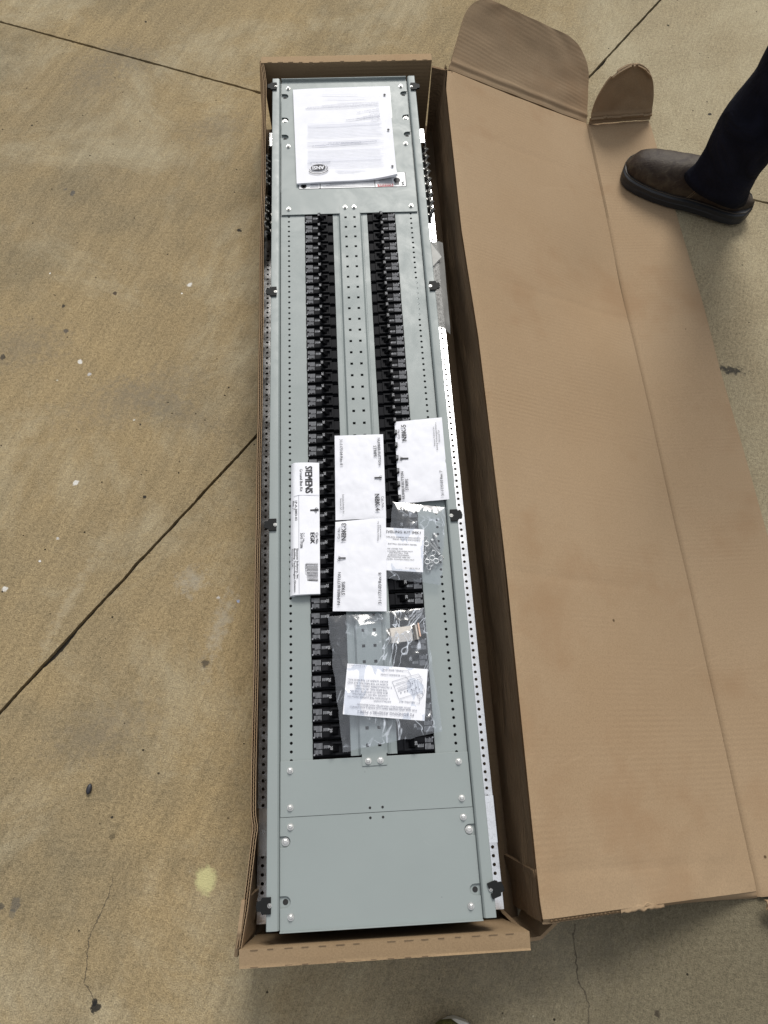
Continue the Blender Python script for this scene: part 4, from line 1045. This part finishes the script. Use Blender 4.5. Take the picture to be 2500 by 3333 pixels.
for pl in ([(890, 975), (1215, 880), (1262, 952), (1250, 985)], [(890, 975), (915, 1030), (1110, 968)], [(915, 1030), (975, 1190), (1175, 1125)], [(950, 1060), (1120, 985), (1125, 1040), (965, 1100)], [(940, 1000), (1250, 912)],
           [(1125, 985), (1165, 960), (1230, 950), (1290, 1080), (1270, 1150), (1240, 1190), (1215, 1180), (1190, 1110), (1185, 1060), (1130, 1070)], [(1165, 960), (1190, 1060)], [(1205, 975), (1215, 1060)], [(1025, 840), (1090, 842), (1125, 905)],
           [(1000, 902), (1055, 905), (1120, 1000)], [(1190, 1238), (1232, 1240), (1225, 1165)], [(1140, 1085), (1140, 1120), (1175, 1130), (1172, 1080), (1140, 1085)], [(1190, 1110), (1262, 1095), (1270, 1150)], [(1200, 1150), (1268, 1110)], [(1198, 1120), (1250, 1178)]):
    for a, b_ in zip(pl, pl[1:]): line_mb(mb, F2(*a, zc2), F2(*b_, zc2), .0004)
for k in range(14): line_mb(mb, F2(965 + 12 * k, 1092 - 4.6 * k, zc2), F2(970 + 12 * k, 1068 - 4.6 * k, zc2), .0004)
for c_ in ((1000, 1112), (1048, 1098), (1080, 1088), (1128, 1075), (1142, 998), (1186, 1048), (1226, 1068)): ell(mb, F2, c_, 8, 7, zc2, 10)
mb.build('line_drawing', M['ink2'], card2)
# tinned copper jumper: folded metal strip
jr = empty('bonding_jumper', F2(985, 400, ZP + .012), 'folded tinned metal jumper strip inside the larger clear bag', 'metal bracket')
A = F2(822, 325, ZP + .020); B = F2(1120, 290, ZP + .020); C_ = F2(1150, 470, ZP + .020); D_ = F2(850, 510, ZP + .020)
def jf(u, v):
    p = A.lerp(B, u).lerp(D_.lerp(C_, u), v); p.z += -.010 * max(0, (.13 - u) / .13) ** 2; return p
MB().grid(jf, 24, 4, .0016).build('plate', M['alu'], jr, smooth=True, auto=40)
def jf2(u, v):
    p = B.lerp(C_, v) + (B - A).normalized() * (.002 + .0085 * u); p.z += .003 * math.sin(u * math.pi) + .004 * u; return p
MB().grid(jf2, 10, 4, .0016).build('bent_tab', M['alu'], jr, smooth=True, auto=40)
def jf3(u, v):
    p = B.lerp(C_, v * .92 - .08) + (B - A).normalized() * (.0108 + .0022 * u); p.z += .0068; return p
MB().grid(jf3, 2, 4, .0016).build('cut_edge', M['copper'], jr)
zg = ZP + .0225
bag2 = film([F2(100, 178, zg - .006), F2(1282, 72, zg - .008), F2(1512, 1585, zg - .008), F2(285, 1842, zg - .006)], 70, 90, .0062, 'clear_bag', M['film'], 'large crumpled clear plastic bag lying over the lower breakers and centre strip', 21, zg, freq=1.5)
# thin spacer film poking out beside the right channel
def spf(u, v):
    ys = (-2.4 - 8.1 * v) * X + (.012 * (1 - v) * u if v < .1 else 0)
    x = (6.36 + 1.16 * u * (1 - .10 * v)) * X; z = ZP - .012 - .012 * u + .004 * math.sin(u * 3) + .002 * noise.noise(Vector((u * 3, v * 5, 1)))
    if v > .93: z -= .006 * ((v - .93) / .07) * u
    ys -= .006 * u * u * (1 if v > .5 else -2.2 * (1 - u) + .0)
    return Vector((x, ys, z))
spm = MB().grid(spf, 14, 50).build('plastic_film', M['film2'], off=Vector((6.8 * X, -8 * X, ZP - .02)), smooth=True)
tag(spm, 'hazy curled plastic film sticking out beside the right side channel', 'film')
q = MB(); q.add([pan(6.36, -2.35, -.006), pan(6.62, -2.5, -.004), pan(7.22, -3.9, -.008), pan(6.36, -4.9, -.008)], [(0, 3, 2, 1)]); q.build('folded_corner', m_plain('folded_film', (.42, .42, .40), .6), spm)

# ================================================================ THE WORKER'S BOOTED LEG
def boot():
    per = empty('person', (.87, .19, 0), 'leg in dark navy trousers and scuffed brown work boot standing on the cardboard edge', 'person')
    T = Vector((.6745, .2795, 0)); H = Vector((.9525, .1335, 0)); ax = (H - T).normalized(); sd_ = Vector((-ax.y, ax.x, 0))
    T -= sd_ * .003; H -= sd_ * .003
    L = (H - T).length
    # outline half widths (outer/inner) along the foot
    ow = [(0, .0), (.010, .020), (.035, .034), (.08, .045), (.16, .053), (.28, .058), (.42, .057), (.55, .050), (.68, .048), (.80, .049), (.9, .045), (.965, .032), (1, .004)]
    def hw(t): return interp(ow, t)
    def outline(off, z, n=40):
        pts = []
        ts = [.5 - .5 * math.cos(math.pi * i / n) for i in range(n + 1)]
        for t in ts: pts.append(T + ax * (t * L) + sd_ * (hw(t) + off) + Vector((0, 0, z)))
        for t in ts[::-1][1:-1]: pts.append(T + ax * (t * L) - sd_ * (hw(t) * .97 + off) + Vector((0, 0, z)))
        # push ends
        for i, p in enumerate(pts):
            pass
        return pts
    zf_ = .008
    def ext(off, z):
        o = outline(off, z); c_ = (T + H) / 2
        return [q + (q - Vector((c_.x, c_.y, z))).normalized() * (off * .3 if off > 0 else 0) for q in o]
    mb = MB(); mb.ring_loft([ext(-.002, zf_), ext(.003, zf_ + .002), ext(.004, zf_ + .016), ext(.003, zf_ + .018), ext(.0045, zf_ + .020), ext(.0045, zf_ + .029), ext(.001, zf_ + .0315), ext(-.004, zf_ + .032)])
    mso = m_paint('boot_rubber', (.016, .018, .022), .5, .5, .4); mb.build('sole', mso, per, auto=35)
    # welt stitch line
    mb = MB(); o = ext(-.0005, zf_ + .0325)
    for i in range(0, len(o) - 1): mb.tube([o[i], o[i + 1]], .0011, 5)
    mb.build('welt', m_plain('boot_welt', (.05, .04, .028), .7), per)
    # upper: stacked sections from the last up to the collar
    hts = [(0, .010), (.03, .028), (.08, .040), (.16, .050), (.26, .056), (.38, .064), (.5, .074), (.62, .085), (.76, .085), (.84, .036), (1, .016)]
    rings = []; n = 26
    for i in range(31):
        t = .004 + .990 * i / 30; w_ = max(.006, hw(t) - .006 - .012 * max(0, (t - .86) / .14)); h = interp(hts, t) * (1. if t > .04 else .8) 
        c_ = T + ax * (t * L)
        ring = []
        for k in range(n):
            a = math.pi * k / (n - 1); pw = .62
            cx = math.copysign(abs(math.cos(a)) ** pw, math.cos(a)); sz = abs(math.sin(a)) ** .75
            bulge = 1.0 - .18 * (sz ** 2)
            ring.append(c_ + sd_ * (w_ * cx * bulge) + Vector((0, 0, zf_ + .026 + h * sz + .0012 * noise.noise(Vector((t * 18, k * .4, 2))))))
        rings.append(ring)
    t_ = NT('boot_leather'); c0 = t_.coord(); n1 = t_.noise(c0, 32, 5, .65, 1.); n2 = t_.noise(t_.coord(scale=(1, 2.5, 1), rot=(0, 0, .6)), 90, 4, .7)
    col = t_.mix(t_.ramp(n1, [(.42, 0.), (.68, 1.)]), (.022, .012, .007), (.060, .045, .028)); col = t_.mix(t_.ramp(n2, [(.58, 0.), (.75, .5)]), col, (.12, .10, .07))
    lea = t_.fin(col, .62, bump=t_.bump(n2, .5, .0015, t_.bump(n1, .4, .004)), spec=.35)
    mb = MB(); mb.ring_loft(rings, cap=True, closed=False); mb.build('boot_upper', lea, per, smooth=True)
    def upt(t, k):      # point on the upper, k = 0 near side .. 1 far side, over the top
        i = max(0, min(29.999, (t - .004) / .990 * 30)); a_ = rings[int(i)]; b_ = rings[int(i) + 1]; f = i - int(i); kk = (1 - k) * (n - 1); j = min(n - 2, int(kk)); g = kk - j
        p_ = (a_[j].lerp(a_[j + 1], g)).lerp(b_[j].lerp(b_[j + 1], g), f); return p_ + Vector((0, 0, .0006))
    stm = m_plain('stitching', (.13, .095, .055), .8)
    for sm_ in ([(.50 + .10 * math.cos(a) , .50 * (1 - math.sin(a)) ) for a in [math.pi / 2 * q / 14 for q in range(15)]], [(.515 + .10 * math.cos(a), .50 * (1 - math.sin(a))) for a in [math.pi / 2 * q / 14 for q in range(15)]], [(.60 + .02 * q, .06 + .012 * q) for q in range(10)]):
        mb = MB(); mb.tube([upt(t, k) for t, k in sm_], .0009, 5); mb.build('seam', stm, per)
    # trouser leg, tapering down to a hem over the boot
    t_ = NT('trouser_cloth'); c0 = t_.coord(); n1 = t_.noise(c0, 9, 4, .6, .8); n2 = t_.noise(t_.coord(scale=(1, 1, .3)), 300, 2)
    clo = t_.fin(t_.mix(t_.ramp(n1, [(.35, 0.), (.7, 1.)]), (.004, .005, .010), (.011, .013, .026)), .9, bump=t_.bump(n2, .3, .001, t_.bump(n1, .6, .02)), spec=.1)
    x0, y0 = at(2345, 590, .10)[:2]; px_, py_ = .57, -.55
    sec = [(z_, x0 + px_ * d_, y0 + py_ * d_, ra_, rb_) for z_, d_, ra_, rb_ in ((.075, .0, .077, .043), (.09, .0, .074, .044), (.11, .0, .068, .047), (.14, .0, .066, .056), (.17, .002, .066, .062), (.22, .006, .070, .070), (.28, .016, .074, .077), (.36, .028, .070, .072), (.48, .038, .078, .078), (.65, .042, .09, .09), (.95, .04, .10, .10))]
    rings = []; n = 48
    aang = math.atan2(ax.y, ax.x)
    for zi in range(61):
        z = .078 + .90 * zi / 60
        cx = interp([(s_[0], s_[1]) for s_ in sec], z); cy = interp([(s_[0], s_[2]) for s_ in sec], z); ra = interp([(s_[0], s_[3]) for s_ in sec], z); rb_ = interp([(s_[0], s_[4]) for s_ in sec], z)
        ring = []
        for k in range(n):
            a = 2 * math.pi * k / n; f = 1 + .07 * noise.noise(Vector((math.cos(a) * 1.5, math.sin(a) * 1.5, z * 10))) + .05 * (1 - 2 * abs(noise.noise(Vector((math.cos(a) * 1.2, math.sin(a) * 1.2, z * 16 + 3))))) * math.exp(-z * 4) + .02 * math.sin(z * 60 + 3 * math.cos(a)) * math.exp(-z * 5)
            q_ = Vector((ra * f * math.cos(a), rb_ * f * math.sin(a), 0)); q_.rotate(Matrix.Rotation(aang, 3, 'Z'))
            dz = -.012 * math.cos(a) * max(0, 1 - zi / 5)
            ring.append(Vector((cx + q_.x, cy + q_.y, z + dz)))
        rings.append(ring)
    mb = MB(); mb.ring_loft(rings, cap=True); mb.build('trouser_leg', clo, per, smooth=True)
    # little yellow mark on the heel of the boot
    c_ = at(2371, 667, .045)
    mb = MB(); mb.prism([(c_.x - .004, c_.y), (c_.x + .003, c_.y + .003), (c_.x + .001, c_.y - .0035)], .0425, .0432)
    mb.build('heel_mark', m_plain('yellow_mark', (.55, .42, .03), .6), per)
boot()

# ================================================================ SMALL THINGS ON THE CONCRETE
p = at(290, 2568, .004); mb = MB()
mb.grid(lambda u, v: Vector((p.x, p.y, 0)) + Vector((.0048 * math.cos(2 * math.pi * u) * math.sin(math.pi * v), .0085 * -math.cos(math.pi * v) + .002 * math.cos(2 * math.pi * u) * math.sin(math.pi * v), .0042 + .0042 * math.sin(2 * math.pi * u) * math.sin(math.pi * v))), 16, 12)
o = mb.build('pebble', m_plain('dark_pebble', (.025, .026, .032), .5), off=Vector((p.x, p.y, 0)), smooth=True); tag(o, 'small smooth black oval pebble on the concrete left of the box', 'pebble')
def shoe():
    tp = at(1478, 3346, .06)
    root = empty('shoe', (tp.x, tp.y - .14, 0), 'toe tip of an olive green knitted shoe with a white rim at the bottom edge', 'shoe')
    L = .29; ow = [(0, .0), (.02, .018), (.06, .030), (.14, .042), (.3, .050), (.5, .042), (.7, .036), (.88, .036), (.97, .024), (1, .004)]
    T = Vector((tp.x - .004, tp.y + .004, 0))
    def out(off, z, n=30):
        ts = [.5 - .5 * math.cos(math.pi * i / n) for i in range(n + 1)]
        return [T + Vector((interp(ow, t) + off, -t * L + (off if t < .1 else 0), z)) for t in ts] + [T + Vector((-(interp(ow, t) + off), -t * L + (off if t < .1 else 0), z)) for t in ts[::-1][1:-1]]
    mb = MB(); mb.ring_loft([out(0, .002), out(.003, .006), out(.003, .024), out(0, .028), out(-.004, .029)]); mb.v = [(q_[0] + .006, q_[1] - .004, q_[2]) for q_ in mb.v]; mb.build('sole', m_plain('white_rubber', (.55, .55, .50), .5), root, auto=35)
    rings = []
    for i in range(25):
        t = .012 + .96 * i / 24; w_ = max(.004, interp(ow, t) - .003); h = interp([(0, .018), (.08, .035), (.25, .050), (.45, .07), (.6, .085), (1, .08)], t)
        rings.append([T + Vector((-.005, .003, 0)) + Vector((w_ * 1.08 * math.copysign(abs(math.cos(a)) ** .7, math.cos(a)), -t * L, .026 + h * math.sin(a) ** .8 if math.sin(a) > 1e-6 else .026)) for a in [math.pi * k / 16 for k in range(17)]])
    t_ = NT('green_knit'); c0 = t_.coord(); n1 = t_.noise(t_.coord(scale=(3, 1, 1)), 260, 3, .7)
    kn = t_.fin(t_.mix(t_.ramp(n1, [(.35, 0.), (.65, 1.)]), (.018, .020, .004), (.13, .125, .02)), .9, bump=t_.bump(n1, .6, .002))
    mb = MB(); mb.ring_loft(rings, closed=False); mb.build('knit_upper', kn, root, smooth=True)
shoe()
